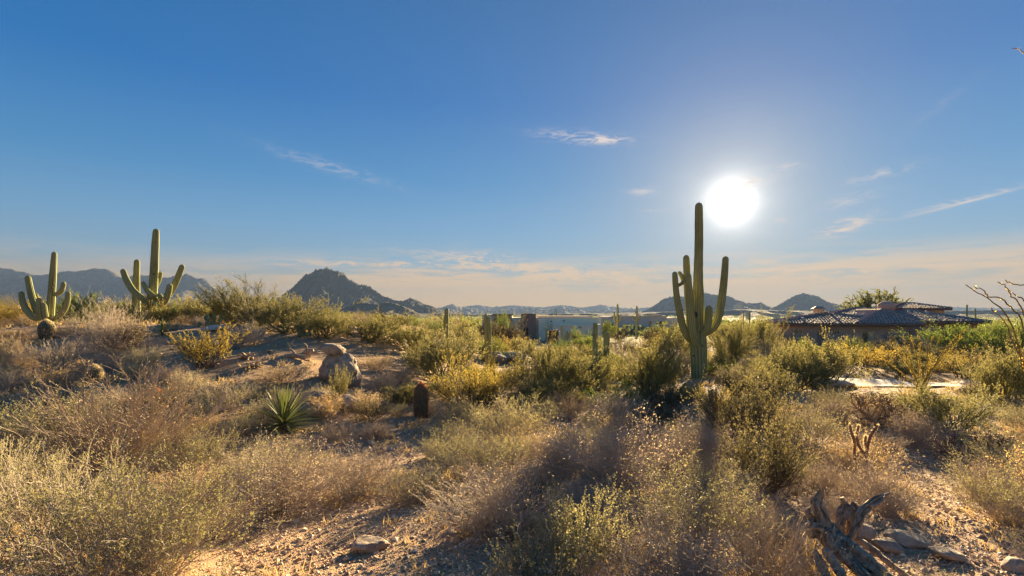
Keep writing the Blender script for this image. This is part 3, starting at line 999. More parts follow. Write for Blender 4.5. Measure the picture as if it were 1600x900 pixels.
def ribbed(path, rad, ribs=14, depth=0.12, seed=0, taper0=True, sub=3):
    """ribbed cactus stem along a path with a rounded tip; returns V, Q, spine points and normals"""
    rng = np.random.default_rng(seed)
    K = len(path)
    T = np.gradient(path, axis=0)
    T = nrm(T)
    L = np.concatenate([[0], np.cumsum(np.linalg.norm(np.diff(path, axis=0), axis=1))])
    tot = L[-1]
    u = np.array([1.0, 0, 0])
    u = u - T[0] * np.dot(u, T[0])
    if np.linalg.norm(u) < 0.2:
        u = np.array([0, 1.0, 0]) - T[0] * T[0][1]
    u /= np.linalg.norm(u)
    S = ribs * 4
    a = np.arange(S) / S * 2 * PI
    prof = 1 - depth * (0.5 - 0.5 * np.cos(a * ribs + PI)) * 1.0
    V = []
    crest, cn = [], []
    for i in range(K):
        if i:
            u = u - T[i] * np.dot(u, T[i])
            u /= np.linalg.norm(u)
        w = np.cross(T[i], u)
        r = rad[i] * (1 + 0.025 * vnoise(L[i] * 3.1, seed) + 0.015 * vnoise(L[i] * 11, seed + 3))
        rem = tot - L[i]
        rt = rad[i] * 1.25
        if rem < rt:
            r *= math.sqrt(max(1 - (1 - rem / rt) ** 2, 0.0004))
        dirs = np.cos(a)[:, None] * u + np.sin(a)[:, None] * w
        V.append(path[i] + dirs * (r * prof)[:, None])
        c_ = dirs[::4]
        crest.append(path[i] + c_ * r * (prof[::4])[:, None])
        cn.append(c_ + T[i] * (0.8 if rem < rt else 0.1))
    V = np.array(V).reshape(-1, 3)
    j = np.arange(S)
    i = np.arange(K - 1)[:, None] * S
    Q = np.stack([i + j, i + (j + 1) % S, i + S + (j + 1) % S, i + S + j], -1).reshape(-1, 4)
    V = np.vstack([V, path[-1] + T[-1] * 0.004])
    tip = len(V) - 1
    b = (K - 1) * S
    Tt = np.stack([b + j, b + (j + 1) % S, np.full(S, tip)], -1)
    return V, Q, Tt, np.array(crest), np.array(cn)


def spines(rng, C, Nn, per, length, width, spread=0.7):
    """little blades at the areoles on the rib crests"""
    c = C.reshape(-1, 3)
    nn = nrm(Nn.reshape(-1, 3))
    c = np.repeat(c, per, 0)
    nn = np.repeat(nn, per, 0)
    n = len(c)
    d_ = nrm(nn + spread * rng.normal(size=(n, 3)))
    sd = nrm(np.cross(d_, rng.normal(size=(n, 3))))
    l = (length * rng.uniform(0.6, 1.3, n))[:, None]
    c = c + rng.normal(size=(n, 3)) * 0.006
    V = np.stack([c + sd * width, c - sd * width, c + d_ * l], 1).reshape(-1, 3)
    return V, np.arange(n * 3).reshape(-1, 3)


_sag = [0]


def saguaro(label, base_px, stems, Y=None, group=None, detail=1.0, spine=True, scars=(), ribs=13, name='saguaro', fat=1.0):
    """stems: list of (part, [(px,py,width_px,dy)...]) from root to tip; dy is depth offset in metres"""
    b = at(*base_px) if Y is None else P(base_px[0], base_px[1], Y)
    Y = b.y
    if True:
        gz = float(H(b.x, b.y))
    t = thing(name, label, 'cactus', (b.x, b.y, gz - 0.03), 0, group)
    sV, sT, off = [], [], 0
    for k, (part, pts) in enumerate(stems):
        _sag[0] += 1
        w3 = []
        for q in pts:
            px, py, w = q[:3]
            dy = q[3] if len(q) > 3 else 0.0
            p = P(px, py, Y + dy)
            w3.append((p.x - b.x, p.y - b.y, p.z - gz + 0.03, w * (Y + dy) / F / 2 * fat))
        w3 = np.array(w3)
        if part == 'trunk':
            w3[0, 2] = min(w3[0, 2], -0.1)
        ln = np.linalg.norm(np.diff(w3[:, :3], axis=0), axis=1).sum()
        n = int(max(10, ln / 0.07 * detail))
        n = min(n, 120)
        c = catmull(w3, n)
        path, rad = c[:, :3], c[:, 3]
        # finer rings on the rounded tip
        ext = []
        L = np.concatenate([[0], np.cumsum(np.linalg.norm(np.diff(path, axis=0), axis=1))])
        tipr = rad[-1] * 1.25
        s_old = L
        s_new = np.concatenate([L[L < L[-1] - tipr], L[-1] - tipr * np.cos(np.linspace(0.02, 1, 7) * PI / 2 * 0.995)])
        path = np.stack([np.interp(s_new, s_old, path[:, i]) for i in range(3)], -1)
        rad = np.interp(s_new, s_old, rad)
        rb = ribs if part == 'trunk' else max(8, ribs - 2)
        V, Q, Tt, C, Nn = ribbed(path, rad, rb, 0.25, _sag[0])
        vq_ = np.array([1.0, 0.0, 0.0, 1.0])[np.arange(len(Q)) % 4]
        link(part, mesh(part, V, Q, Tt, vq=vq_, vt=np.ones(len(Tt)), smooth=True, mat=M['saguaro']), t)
        if spine and Y < 25:
            rng = np.random.default_rng(_sag[0])
            sl_ = max(0.03, 0.05 * Y / 26)
            v_, t_ = spines(rng, C, Nn, 2 if Y < 25 else 1, sl_ * (0.8 if Y < 25 else 0.5), 0.0006 * Y / 8)
            sV.append(v_)
            sT.append(t_ + off)
            off += len(v_)
    if sV:
        V = np.concatenate(sV)
        T3 = np.concatenate(sT)
        link('spines', mesh('spines', V, None, T3, vt=np.random.default_rng(3).uniform(0, 1, len(T3)), mat=M['spine']), t, kind='stuff')
    for (px, py, w, h, dy) in scars:
        p = P(px, py, Y + dy)
        bm = bmesh.new()
        bmesh.ops.create_icosphere(bm, subdivisions=2, radius=1)
        for v in bm.verts:
            v.co *= 1 + 0.25 * mnoise.noise(v.co * 2.3 + Vector((px, 0, 0)))
            v.co = Vector((v.co.x * w * Y / F / 2, v.co.y * 0.05, v.co.z * h * Y / F / 2))
        me = bpy.data.meshes.new('scar')
        bm.to_mesh(me)
        bm.free()
        o = link('scar', me, t, M['dark_scar'])
        o.location = (p.x - b.x, p.y - b.y, p.z - gz + 0.03)
    return t


saguaro('tallest saguaro with upright arms, standing beside the low sun right of centre', (1092, 591), [
    ('trunk', [(1093, 598, 25), (1092, 560, 25), (1091, 530, 25), (1091, 500, 21), (1091, 470, 18), (1091, 430, 14.5), (1092, 380, 13), (1092, 340, 12.5), (1092, 316, 11.5)]),
    ('arm', [(1086, 534, 11, 0.0), (1076, 527, 12, -0.15), (1067, 510, 11.5, -0.25), (1062, 488, 11, -0.3), (1057, 460, 10, -0.3), (1054, 424, 8.5, -0.3)]),
    ('arm', [(1060, 446, 5, -0.3), (1067, 441, 6, -0.1), (1066, 433, 6.5, 0.0), (1060, 424, 5.5, 0.0)]),
    ('arm', [(1088, 536, 12, 0.35), (1081, 520, 13, 0.5), (1078, 490, 12.5, 0.55), (1074, 450, 11, 0.55), (1073, 420, 10.5, 0.55), (1072, 398, 9.5, 0.55)]),
    ('arm', [(1088, 540, 12, -0.3), (1083, 522, 13, -0.5), (1080, 495, 12.5, -0.6), (1077, 460, 11, -0.6), (1075, 426, 9.5, -0.6)]),
    ('arm', [(1096, 521, 10, 0.0), (1108, 517, 12, -0.1), (1119, 504, 12.5, -0.2), (1126, 478, 12, -0.2), (1131, 440, 11, -0.2), (1134, 400, 9.5, -0.2)]),
    ('arm', [(1096, 520, 9, -0.3), (1104, 515, 10.5, -0.5), (1107, 500, 11.5, -0.5), (1108, 477, 10.5, -0.5)]),
], scars=[(1087, 492, 6, 9, -0.30), (1084, 556, 3, 3, -0.36), (1097, 540, 2.5, 4, -0.36), (1094, 519, 2.5, 4, -0.36), (1091, 360, 1.5, 2, -0.17)], detail=1.3, ribs=14)

saguaro('many-armed saguaro with wide curving arms on the left mound', (236, 506), [
    ('trunk', [(235, 510, 17), (236, 480, 16), (239, 452, 12.5), (241, 420, 11.5), (242, 395, 11), (244, 357, 8.5)]),
    ('arm', [(234, 473, 9, -0.1), (222, 466, 9.5, -0.3), (208, 454, 9.5, -0.4), (198, 438, 9, -0.4), (191, 420, 8, -0.4)]),
    ('arm', [(243, 470, 8, 0.1), (256, 467, 9, 0.2), (268, 454, 9, 0.3), (276, 438, 9, 0.3), (286, 413, 8, 0.3)]),
    ('arm', [(240, 470, 9, -0.25), (249, 477, 10, -0.4), (259, 468, 9.5, -0.5), (263, 457, 9, -0.5), (266, 443, 8, -0.5)]),
    ('arm', [(242, 468, 7, -0.3), (239, 462, 7.5, -0.5), (230, 454, 7.5, -0.6), (222, 440, 6.5, -0.6)]),
    ('arm', [(243, 450, 5, 0.3), (248, 438, 7, 0.4), (251, 424, 7, 0.4)]),
    ('arm', [(248, 470, 7, -0.35), (251, 466, 7.5, -0.6), (247, 458, 6.5, -0.7)]),
], scars=[(240, 428, 2, 3, -0.19), (243, 379, 1.5, 2, -0.17), (233, 468, 7, 5, -0.30), (238, 440, 2, 4, -0.2)], ribs=13)
saguaro('plain saguaro column close behind the left arm of the many-armed saguaro', (214, 504), [
    ('trunk', [(213, 508, 11), (213, 480, 11), (213, 440, 9.5), (214, 405, 7.5)])], Y=at(236, 506).y + 1.2, ribs=12)
saguaro('short saguaro stem against the left side of the many-armed saguaro trunk', (225, 505), [
    ('trunk', [(225, 510, 8), (225, 490, 8), (226, 468, 7)])], Y=at(236, 506).y + 0.6, ribs=10)
saguaro('short saguaro stem against the right side of the many-armed saguaro trunk', (248, 503), [
    ('trunk', [(248, 508, 6), (248, 490, 6.5), (247, 470, 6)])], Y=at(236, 506).y + 0.5, ribs=10)

saguaro('branching saguaro with a lean trunk and low arms, nearest the left edge', (76, 499), [
    ('trunk', [(77, 504, 10), (79, 480, 11), (81, 455, 10), (83, 425, 9), (85, 393, 6.5)]),
    ('arm', [(62, 500, 10), (59, 488, 10), (53, 474, 9.5), (47, 452, 9), (43, 430, 7.5)]),
    ('arm', [(62, 500, 8, -0.2), (50, 494, 9, -0.3), (40, 482, 9, -0.3), (35, 470, 8, -0.3), (33, 455, 7, -0.3)]),
    ('arm', [(62, 498, 7, 0.4), (59, 478, 7, 0.5), (56, 458, 6, 0.5)]),
    ('arm', [(64, 500, 8, -0.4), (61, 485, 8, -0.5), (60, 465, 6.5, -0.5)]),
    ('arm', [(72, 500, 8, -0.3), (70, 488, 8, -0.4), (68, 473, 7, -0.4)]),
    ('arm', [(83, 460, 6, 0), (90, 459, 7, -0.05), (97, 453, 7, -0.1), (100, 440, 6.5, -0.1)]),
    ('arm', [(80, 499, 8, 0), (89, 496, 8.5, -0.1), (99, 486, 8.5, -0.15), (105, 472, 8, -0.15), (107, 455, 6.5, -0.15)]),
], scars=[(83, 442, 1.8, 2.4, -0.2), (82, 449, 1.8, 2.4, -0.2)], ribs=12, Y=27.0)

for lab, bpx, st in (
    ('short saguaro column rising from bushes before the thin white roofline', (697, 540), [('trunk', [(697, 545, 8), (697, 510, 8.5), (698, 481, 6.5)])]),
    ('left and thinner of the two saguaro columns before the pale house', (760, 545), [('trunk', [(761, 550, 6), (760, 520, 6.5), (759, 490, 5.5)])]),
    ('thicker right one of the two saguaro columns before the pale house', (765, 552), [('trunk', [(765, 556, 7.5), (764, 525, 8), (763, 494, 6.5)])]),
    ('slimmer taller column of the saguaro pair before the pale green house', (930, 566), [('trunk', [(930, 572, 8), (930, 535, 8.5), (930, 504, 7.5)]), ('arm', [(928, 524, 3.5, -.1), (926, 523, 4, -.2), (925.5, 521, 3.5, -.2)])]),
    ('stout shorter saguaro column of the pair left of the tall saguaro', (946, 566), [('trunk', [(944, 572, 9), (947, 545, 10.5), (948, 517, 9)])]),
    ('knobbly baby saguaro at the foot between the pair of saguaro columns', (937, 570), [('trunk', [(934, 574, 7), (934, 560, 8), (935, 552, 7)]), ('arm', [(936, 560, 5, -.1), (938, 554, 6.5, -.15), (937, 548, 6, -.15)])]),
):
    saguaro(lab, bpx, st, Y=26.0 if bpx[0] > 800 else 29.0, detail=0.7, ribs=11)
for lab, bpx, Y, st in (
    ('small saguaro column beside the rust orange wall panel', (878, 528), 60, [('trunk', [(878, 535, 4), (878, 525, 4), (878, 509, 3.4)])]),
    ('stubby saguaro with twin heads right of the rust orange wall panel', (886, 530), 58, [('trunk', [(886, 536, 4.5), (886, 527, 4.5), (886, 517, 3.8)]), ('arm', [(888, 528, 3), (890, 524, 4), (890, 518, 3.4)])]),
    ('knee-high saguaro stub left of the twin-headed one', (883, 532), 57, [('trunk', [(884, 536, 3), (883.5, 530, 3), (883.5, 525, 2.6)])]),
    ('armed saguaro, the left one before the mauve house', (965, 515), 95, [('trunk', [(965, 520, 4.2), (965, 500, 4.0), (965, 475, 2.6)]), ('arm', [(964, 504, 2.6, 0), (960.5, 500, 3, 0), (959.5, 487, 2.6, 0)]), ('arm', [(966, 504, 2.6, 0), (969, 501, 3, 0), (970, 494, 2.5, 0)])]),
    ('armed saguaro, the right one before the mauve house', (994, 515), 95, [('trunk', [(994, 520, 4.0), (995, 500, 3.8), (995, 478, 2.6)]), ('arm', [(993, 501, 2.4, 0), (990, 499, 2.8, 0), (989, 493, 2.3, 0)]), ('arm', [(996, 500, 2.4, 0), (999, 499, 2.6, 0), (999.5, 494, 2.2, 0)]), ('arm', [(994, 490, 1.4, 0), (992.5, 488, 1.5, 0), (992.5, 485, 1.3, 0)])]),
    ('leaning saguaro stub on the skyline above the pale house roof', (869, 497), 110, [('trunk', [(869, 502, 1.8), (869, 490, 1.8), (868, 483, 1.3)]), ('arm', [(869, 495, 1.1, 0), (866.5, 493, 1.2, 0), (866.5, 489, 1.0, 0)])]),
    ('tiny saguaro on the plain at the right foot of the butte', (511, 492), 120, [('trunk', [(511, 496, 2), (511, 488, 2), (511, 479, 1.6)])]),
    ('tiny saguaro, left of two in the scrub right of the tall saguaro', (1161, 500), 110, [('trunk', [(1162, 505, 2), (1162, 497, 2), (1162, 489, 1.5)])]),
    ('tiny saguaro, right of two in the scrub right of the tall saguaro', (1170, 500), 115, [('trunk', [(1171, 505, 2), (1171, 497, 2), (1171, 486, 1.5)])]),
    ('taller of two bare saguaro columns behind the tiled house roof', (1511, 505), 95, [('trunk', [(1511, 510, 2.6), (1511, 495, 2.6), (1511, 476, 2.2)])]),
    ('shorter of two bare saguaro columns behind the tiled house roof', (1524, 505), 95, [('trunk', [(1524, 510, 2.2), (1524, 495, 2.2), (1524, 482, 2.0)])]),
):
    saguaro(lab, bpx, st, Y=Y, detail=0.4, ribs=9, spine=False)


def barrel(label, px, py, wpx, hpx, red=True, name='barrel_cactus', sp=1.0, ribs=20):
    b = at(px, py)
    k = b.y / F
    h, r = hpx * k, wpx * k / 2
    t = thing(name, label, 'cactus', b)
    z = np.linspace(-0.03, h, 34)
    path = np.stack([np.zeros(34), np.zeros(34), z], -1)
    s = np.clip(z / h, 0, 1)
    rad = r * np.where(s < 0.5, 0.90 + 0.10 * np.sin(s * PI), np.sqrt(np.clip(1 - ((s - 0.5) / 0.52) ** 3.0, 0.01, 1)))
    V, Q, Tt, C, Nn = ribbed(path, rad, ribs, 0.15, int(px))
    link('body', mesh('body', V, Q, Tt, smooth=True, mat=M['barrel']), t)
    rng = np.random.default_rng(int(px))
    Nn = Nn.copy()
    Nn[-6:] += np.array([0, 0, 1.2])
    v_, t_ = spines(rng, C, Nn, 9, 0.065 * sp, 0.0036 * sp, 0.9)
    link('spines', mesh('spines', v_, None, t_, vt=rng.uniform(0, 1, len(t_)), mat=M['spine_red' if red else 'spine']), t, kind='stuff')
    return t


barrel('tall reddish barrel cactus standing in the open left of centre', 658, 652, 24, 54)
barrel('dark barrel cactus on the mound in front of the leftmost saguaro', 73, 529, 22, 29, False)
barrel('small round barrel cactus half hidden in bushes on the left slope', 147, 594, 24, 22, False, sp=1.3)
barrel('small pinkish barrel cactus low in the bushes below the left slope', 243, 626, 20, 16, True, sp=1.3)


# ------------------------------------------------------------------ rocks
def rock(label, px, py, wpx, hpx, dpt=1.0, mat='rock', seed=0, name='rock', sub=4, lift=0.0, tilt=0.0, cut=0.0, group=None, Y=None, rough=0.22, parent=None, cat='rock', sink=0.18):
    b = at(px, py) if Y is None else ground((px - 800) / F * Y, Y)
    k = b.y / F
    bm = bmesh.new()
    bmesh.ops.create_icosphere(bm, subdivisions=sub, radius=1)
    off = Vector((seed * 7.1, seed * 3.3, seed * 1.7))
    rr_ = random.Random(seed * 13 + 5)
    planes = []
    for _ in range(9):
        n_ = Vector((rr_.gauss(0, 1), rr_.gauss(0, 1), rr_.gauss(0.2, 0.8))).normalized()
        planes.append((n_, rr_.uniform(0.70, 0.90)))
    for v in bm.verts:
        c = v.co.copy()
        n = mnoise.fractal(c * 1.1 + off, 0.9, 2.2, 5)
        n2 = mnoise.fractal(c * 4.5 + off, 0.8, 2.1, 4)
        q = c * (1 + rough * n)
        for n_, d_ in planes:
            e_ = q.dot(n_) - d_
            if e_ > 0:
                q = q - n_ * e_ * 0.88
        ck = abs(mnoise.noise(c * 2.1 + off * 1.7))
        q = q * (1 + 0.05 * n2 - 0.06 * max(0, 1 - ck / 0.05))
        # flattened, broken faces
        q.z = max(q.z, -0.75)
        if cut:
            q.z = min(q.z, cut + 0.08 * n)
        v.co = q
    w, h = wpx * k / 2, hpx * k / 2
    Mx = Matrix.Diagonal((w, w * dpt, h, 1))
    bm.transform(Mx)
    me = bpy.data.meshes.new(name)
    bm.to_mesh(me)
    bm.free()
    me.polygons.foreach_set('use_smooth', np.full(len(me.polygons), True))
    o = link(name, me, parent, M[mat])
    o.location = (b.x, b.y, b.z + h * (0.75 - sink) + lift)
    o.rotation_euler = (0, tilt, 0)
    if parent is None:
        tag(o, label, cat, group)
    return o


b0 = at(530, 598)
k0 = b0.y / F
rock('upright granite boulder that carries the balanced cap rock', 531, 596, 62, 62, 0.9, seed=3, name='boulder', rough=0.2, sub=5, Y=b0.y, sink=0.1)
rock('flat cap rock balanced on top of the upright boulder', 521, 598, 42, 19, 0.8, seed=8, name='cap_rock', Y=b0.y - 0.15, lift=46 * k0, tilt=0.22, rough=0.18)
rock('rounded shoulder boulder leaning against the right side of the upright boulder', 548, 594, 34, 46, 0.9, seed=14, name='boulder', Y=b0.y + 0.1)
rock('rounded boulder catching light right of the yucca', 541, 638, 46, 28, 0.9, seed=5, name='boulder')
rock('long low boulder just behind the yucca, below the upright boulder', 500, 626, 52, 20, 0.8, seed=6, name='boulder')
rock('shaded blocky boulder beside the yucca', 487, 650, 40, 30, 0.9, seed=7, name='boulder')
rock('small flat rock left of the yucca', 413, 628, 22, 8, 0.9, seed=9)
rock('angular pinkish rock alone on the gravel in the foreground', 577, 860, 58, 30, 0.8, seed=12, cut=0.55, rough=0.28)
rock('brown rock just right of the dead stump', 1352, 842, 34, 28, 0.9, seed=15)
rock('longest flat rock beside the dead stump', 1418, 848, 64, 22, 0.9, seed=16, tilt=0.12)
rock('dark rock in front of the long flat rock by the stump', 1388, 860, 50, 22, 0.8, seed=17, tilt=0.15)
rock('flat slab rock alone on the gravel at lower right', 1486, 872, 60, 16, 0.8, seed=18, tilt=0.25)
rock('rock cut by the lower right edge', 1590, 893, 46, 26, 0.8, seed=19)
rock('grey boulder behind the leafy bush at lower right centre', 1166, 803, 36, 26, 0.8, seed=20)
rock('broad pale granite outcrop in the middle distance below the pale house', 800, 566, 50, 22, 0.9, seed=22, name='boulder')
rock('shaded granite outcrop left of the broad pale one', 770, 566, 42, 22, 0.9, seed=23, name='boulder')
rock('grey slab on top of the left mound by the low wall', 336, 516, 40, 10, 0.9, 'rock_pale', seed=24)
rock('white boulder gleaming among bushes beside the drive', 1300, 603, 74, 18, 0.7, 'rock_pale', seed=25, name='boulder')
rock('smaller white boulder at the left end of the drive', 1262, 600, 26, 14, 0.7, 'rock_pale', seed=26, name='boulder')
rock('white stone slab on the far side of the drive at right', 1520, 612, 46, 9, 0.7, 'rock_pale', seed=27, name='boulder')
rock('pinkish stone low in the brush on the left slope', 1445, 640, 16, 10, 0.7, 'rock', seed=28)['label'] = 'small stone in the brush just below the drive'


# ------------------------------------------------------------------ yucca, agave, prickly pear
def blade_mesh(name, L, w, bend=0.15, mat=None):
    n = 8
    V, Q, T = [], [], []
    for i in range(n + 1):
        s = i / n
        ww = w * (0.55 + 0.45 * math.sin(min(s * 2.2, 1) * PI / 2)) * (1 - s ** 2.2) + 0.001
        y = L * s
        z = -bend * L * s * s
        V += [(-ww / 2, y, z + ww * 0.22), (0, y, z - ww * 0.10), (ww / 2, y, z + ww * 0.22)]
    for i in range(n):
        a = i * 3
        Q += [(a, a + 1, a + 4, a + 3), (a + 1, a + 2, a + 5, a + 4)]
    return mesh(name, V, Q, vq=np.full(len(Q), 0.5), smooth=True, mat=mat)


def yucca(label, px, py, h_px, n, w=0.045, seed=1, cat='yucca', dead=True):
    b = at(px, py)
    L = h_px * b.y / F
    t = thing('yucca', label, cat, b)
    rng = random.Random(seed)
    me = [blade_mesh('leaf', L, w * L / 0.8, bb, M['agave']) for bb in (0.02, 0.08, 0.16)]
    md = blade_mesh('leaf', L * 0.6, w * L / 0.8, 0.35, M['leaf_straw'])
    stem_h = 0.22 * L
    for i in range(n):
        f = i / n
        th = math.radians(88 - 88 * f ** 0.8 + rng.uniform(-7, 7))
        ph = i * 2.39996 + rng.uniform(-.3, .3)
        o = link('leaf', me[min(int(f * 3), 2)], t)
        o.location = (0, 0, stem_h * (1 - f * 0.8))
        o.rotation_euler = (th, 0, ph)
        s = rng.uniform(0.75, 1.0) * (0.8 + 0.2 * f)
        o.scale = (1, s, 1)
    if dead:
        for i in range(22):
            o = link('dead_leaf', md, t)
            o.location = (0, 0, stem_h * 0.3 * rng.random())
            o.rotation_euler = (math.radians(rng.uniform(-35, -2)), 0, rng.uniform(0, 2 * PI))
            o.scale = (1, rng.uniform(.6, 1), 1)
    pts = np.array([[[0, 0, -0.05], [0, 0, stem_h * .5], [0.01, 0, stem_h]]])
    V, Q = tubes(pts, np.array([[0.05, 0.06, 0.04]]) * L / 0.8, 8)
    link('stem', mesh('stem', V, Q, smooth=True, mat=M['twig_dark']), t)
    return t


yucca('spiky green yucca with long blades among the boulders left of centre', 443, 672, 76, 74, 0.05, 3)
yucca('small green yucca at the foot of the mound bushes below the many-armed saguaro', 254, 524, 28, 30, 0.07, 5, dead=False)


def prickly(label, px, py, wpx, hpx, seed=1, Y=None):
    b = at(px, py) if Y is None else ground((px - 800) / F * Y, Y)
    k = b.y / F
    t = thing('prickly_pear', label, 'cactus', b)
    rng = random.Random(seed)
    bm = bmesh.new()
    bmesh.ops.create_uvsphere(bm, u_segments=16, v_segments=10, radius=1)
    for v in bm.verts:
        v.co.x *= 0.80 - 0.14 * (v.co.z < 0) * -v.co.z
        v.co.y *= 0.16
        v.co.z = v.co.z + 1.0
    me = bpy.data.meshes.new('pad')
    bm.to_mesh(me)
    bm.free()
    me.polygons.foreach_set('use_smooth', np.full(len(me.polygons), True))
    me.materials.append(M['pad'])
    ps = hpx * k / 2.6 / 2
    spots = []
    for i in range(8):
        x = rng.uniform(-.5, .5) * wpx * k * 0.8
        spots.append((x, rng.uniform(-.25, .25), -0.02, 0))
    for lv in range(2):
        new = []
        for s in spots:
            rx, rz = rng.uniform(-.5, .5), rng.uniform(-1.2, 1.2)
            o = link('pad', me, t)
            o.location = s[:3]
            o.rotation_euler = (rng.uniform(-.2, .2), rx, rz)
            sc = ps * rng.uniform(.8, 1.15)
            o.scale = (sc, sc, sc)
            M_ = o.rotation_euler.to_matrix()
            tip = Vector(s[:3]) + M_ @ Vector((0, 0, 1.85 * sc))
            if rng.random() < .8:
                new.append((*tip, 0))
        spots = new
    return t


prickly('teal prickly pear clump between the two wispy palo verde shrubs on the mound', 326, 497, 24, 26, 2, Y=27)
prickly('prickly pear pads at the foot of the large bush on the mound', 476, 526, 22, 22, 4)


# ------------------------------------------------------------------ ocotillo and cholla
def stems_thing(name, label, cat, loc, stems, mat, leafmat=None, leafn=0, leafs=0.02, part='stem', sides=6, leafw=0.35):
    """each stem is an (n,4) array of local x,y,z,r"""
    t = thing(name, label, cat, loc)
    allp = []
    for s in stems:
        V, Q = tubes(s[None, :, :3], s[None, :, 3], sides)
        tip = len(V)
        V = np.vstack([V, s[-1, :3] + (s[-1, :3] - s[-2, :3]) * 0.2])
        T = [(tip - sides + i, tip - sides + (i + 1) % sides, tip) for i in range(sides)]
        link(part, mesh(part, V, Q, T, smooth=True, mat=mat), t)
        allp.append(s)
    if leafmat:
        rng = np.random.default_rng(5)
        K = 24
        Pp = np.array([np.stack([np.interp(np.linspace(0, 1, K), np.linspace(0, 1, len(s)), s[:, i]) for i in range(3)], -1) for s in allp])
        V, Q, v = leaves(rng, Pp, leafn * len(allp), leafs, leafw, 0.08, 1.0, 1.1, 0.1)
        link('leaves', mesh('leaves', V, Q, vq=v, mat=leafmat), t, kind='stuff')
    return t


def ocotillo_stem(rng, phi, lean, L, r, curve=0.3, kink=0.03):
    n = 22
    s = np.linspace(0, 1, n)
    rr = L * (np.sin(lean) * s + curve * 0.3 * s * s)
    x = np.cos(phi) * rr + np.cumsum(rng.normal(0, kink, n)) * L * 0.12
    y = np.sin(phi) * rr + np.cumsum(rng.normal(0, kink, n)) * L * 0.12
    z = L * (np.cos(lean) * s - 0.05 * s * s) - 0.03
    x -= x[0] * 1.0
    y -= y[0] * 1.0
    x += math.cos(phi) * 0.05
    y += math.sin(phi) * 0.05
    return np.stack([x, y, z, r * (1 - 0.6 * s)], -1)


M['ocotillo'] = surf('ocotillo', [(0.3, (0.27, 0.23, 0.07)), (0.55, (0.42, 0.35, 0.10)), (0.75, (0.38, 0.40, 0.13))], 12, 4, bump=0.5, rnd=1, trans=0.25)
b = at(1440, 612)
rng = np.random.default_rng(12)
k = b.y / F
tips = [(1375, 528), (1388, 535), (1402, 522), (1408, 527), (1420, 540), (1432, 524), (1446, 517), (1455, 525), (1462, 533), (1474, 525), (1487, 520), (1500, 524), (1494, 512), (1385, 550), (1412, 548), (1440, 545),
        (1424, 560), (1468, 548), (1480, 540), (1395, 562), (1450, 556)]
st = []
for (tx, ty) in tips:
    dx, dzz = (tx - 1440) * k, (612 - ty) * k
    n = 20
    s = np.linspace(0, 1, n)
    dy = rng.uniform(-1, 1) * 0.9
    x = dx * (0.55 * s + 0.45 * s * s) + np.cumsum(rng.normal(0, 0.010, n)) + rng.uniform(-.12, .12) * (1 - s)
    y = dy * s + np.cumsum(rng.normal(0, 0.010, n))
    z = dzz * s - 0.03 + np.cumsum(rng.normal(0, 0.006, n))
    st.append(np.stack([x, y, z, 0.029 * (1 - 0.55 * s)], -1))
stems_thing('ocotillo', 'yellow-green ocotillo with a fan of kinked leafy stems in front of the tiled house', 'ocotillo', b, st, M['ocotillo'], M['leaf_yellow'], 320, 0.042)

# the near ocotillo whose stems bend in from beyond the right edge
Yo = 7.0
bo = ground(1.02 * Yo, Yo)
st = []
for line in (
    [(1616, 700), (1604, 600), (1590, 540), (1572, 490), (1548, 470), (1530, 458), (1509, 445)],
    [(1618, 700), (1612, 590), (1600, 510), (1580, 482), (1562, 466), (1544, 463), (1538, 455), (1523, 448)],
    [(1620, 700), (1612, 560), (1598, 488), (1582, 462), (1570, 448), (1560, 440)],
    [(1622, 700), (1622, 600), (1616, 500), (1600, 470), (1588, 462), (1574, 452)],
    [(1624, 700), (1630, 560), (1640, 470), (1620, 450), (1600, 446), (1580, 443), (1570, 438)],
    [(1618, 700), (1612, 610), (1596, 560), (1580, 530), (1572, 505), (1560, 492), (1548, 481)],
    [(1624, 700), (1640, 500), (1650, 300), (1632, 150), (1612, 96), (1598, 82), (1583, 75)],
    [(1626, 700), (1650, 600), (1660, 520), (1650, 440), (1630, 400)],
    [(1616, 700), (1608, 620), (1600, 575), (1590, 548), (1576, 530)],
):
    n = 26
    q = catmull([[*(P(a, c, Yo + 0.3 * math.sin(i * 1.3 + line[0][0]) * (i / 6)) - bo)] for i, (a, c) in enumerate(line)], n)
    rg = np.random.default_rng(line[0][0] + line[-1][1])
    q = q + rg.normal(0, 0.007, q.shape)
    q[0, 2] = min(q[0, 2], 0.0)
    s = np.linspace(0, 1, n)
    st.append(np.concatenate([q, (0.0125 * (1 - 0.55 * s))[:, None]], 1))
M['ocotillo_dark'] = surf('ocotillo_dark', [(0.3, (0.13, 0.09, 0.045)), (0.55, (0.30, 0.20, 0.08)), (0.75, (0.40, 0.34, 0.12))], 30, 4, bump=0.8, rnd=1, dist=0.01)
stems_thing('ocotillo', 'near dark ocotillo reaching in from the right edge with arching thorny stems', 'ocotillo', bo, st, M['ocotillo_dark'], M['leaf_yellow'], 34, 0.022)

# small ocotillo flowering stalks before the pale house
b = at(768, 556)
b = ground((768 - 800) / F * 27, 27)
k = 27 / F
st = []
for (tx, ty) in ((773, 505), (785, 507), (791, 518), (766, 520), (778, 530), (760, 530)):
    s = np.linspace(0, 1, 14)
    zt = (E + (HY - ty) * k) - b.z
    st.append(np.stack([(tx - 768) * k * s ** 1.6, 0.3 * s * math.sin(tx), zt * s, 0.03 * (1 - .5 * s)], -1))
stems_thing('ocotillo', 'small pale ocotillo with a few curved stalks right of the two saguaro columns', 'ocotillo', b, st, M['ocotillo'], M['leaf_yellow'], 60, 0.05)


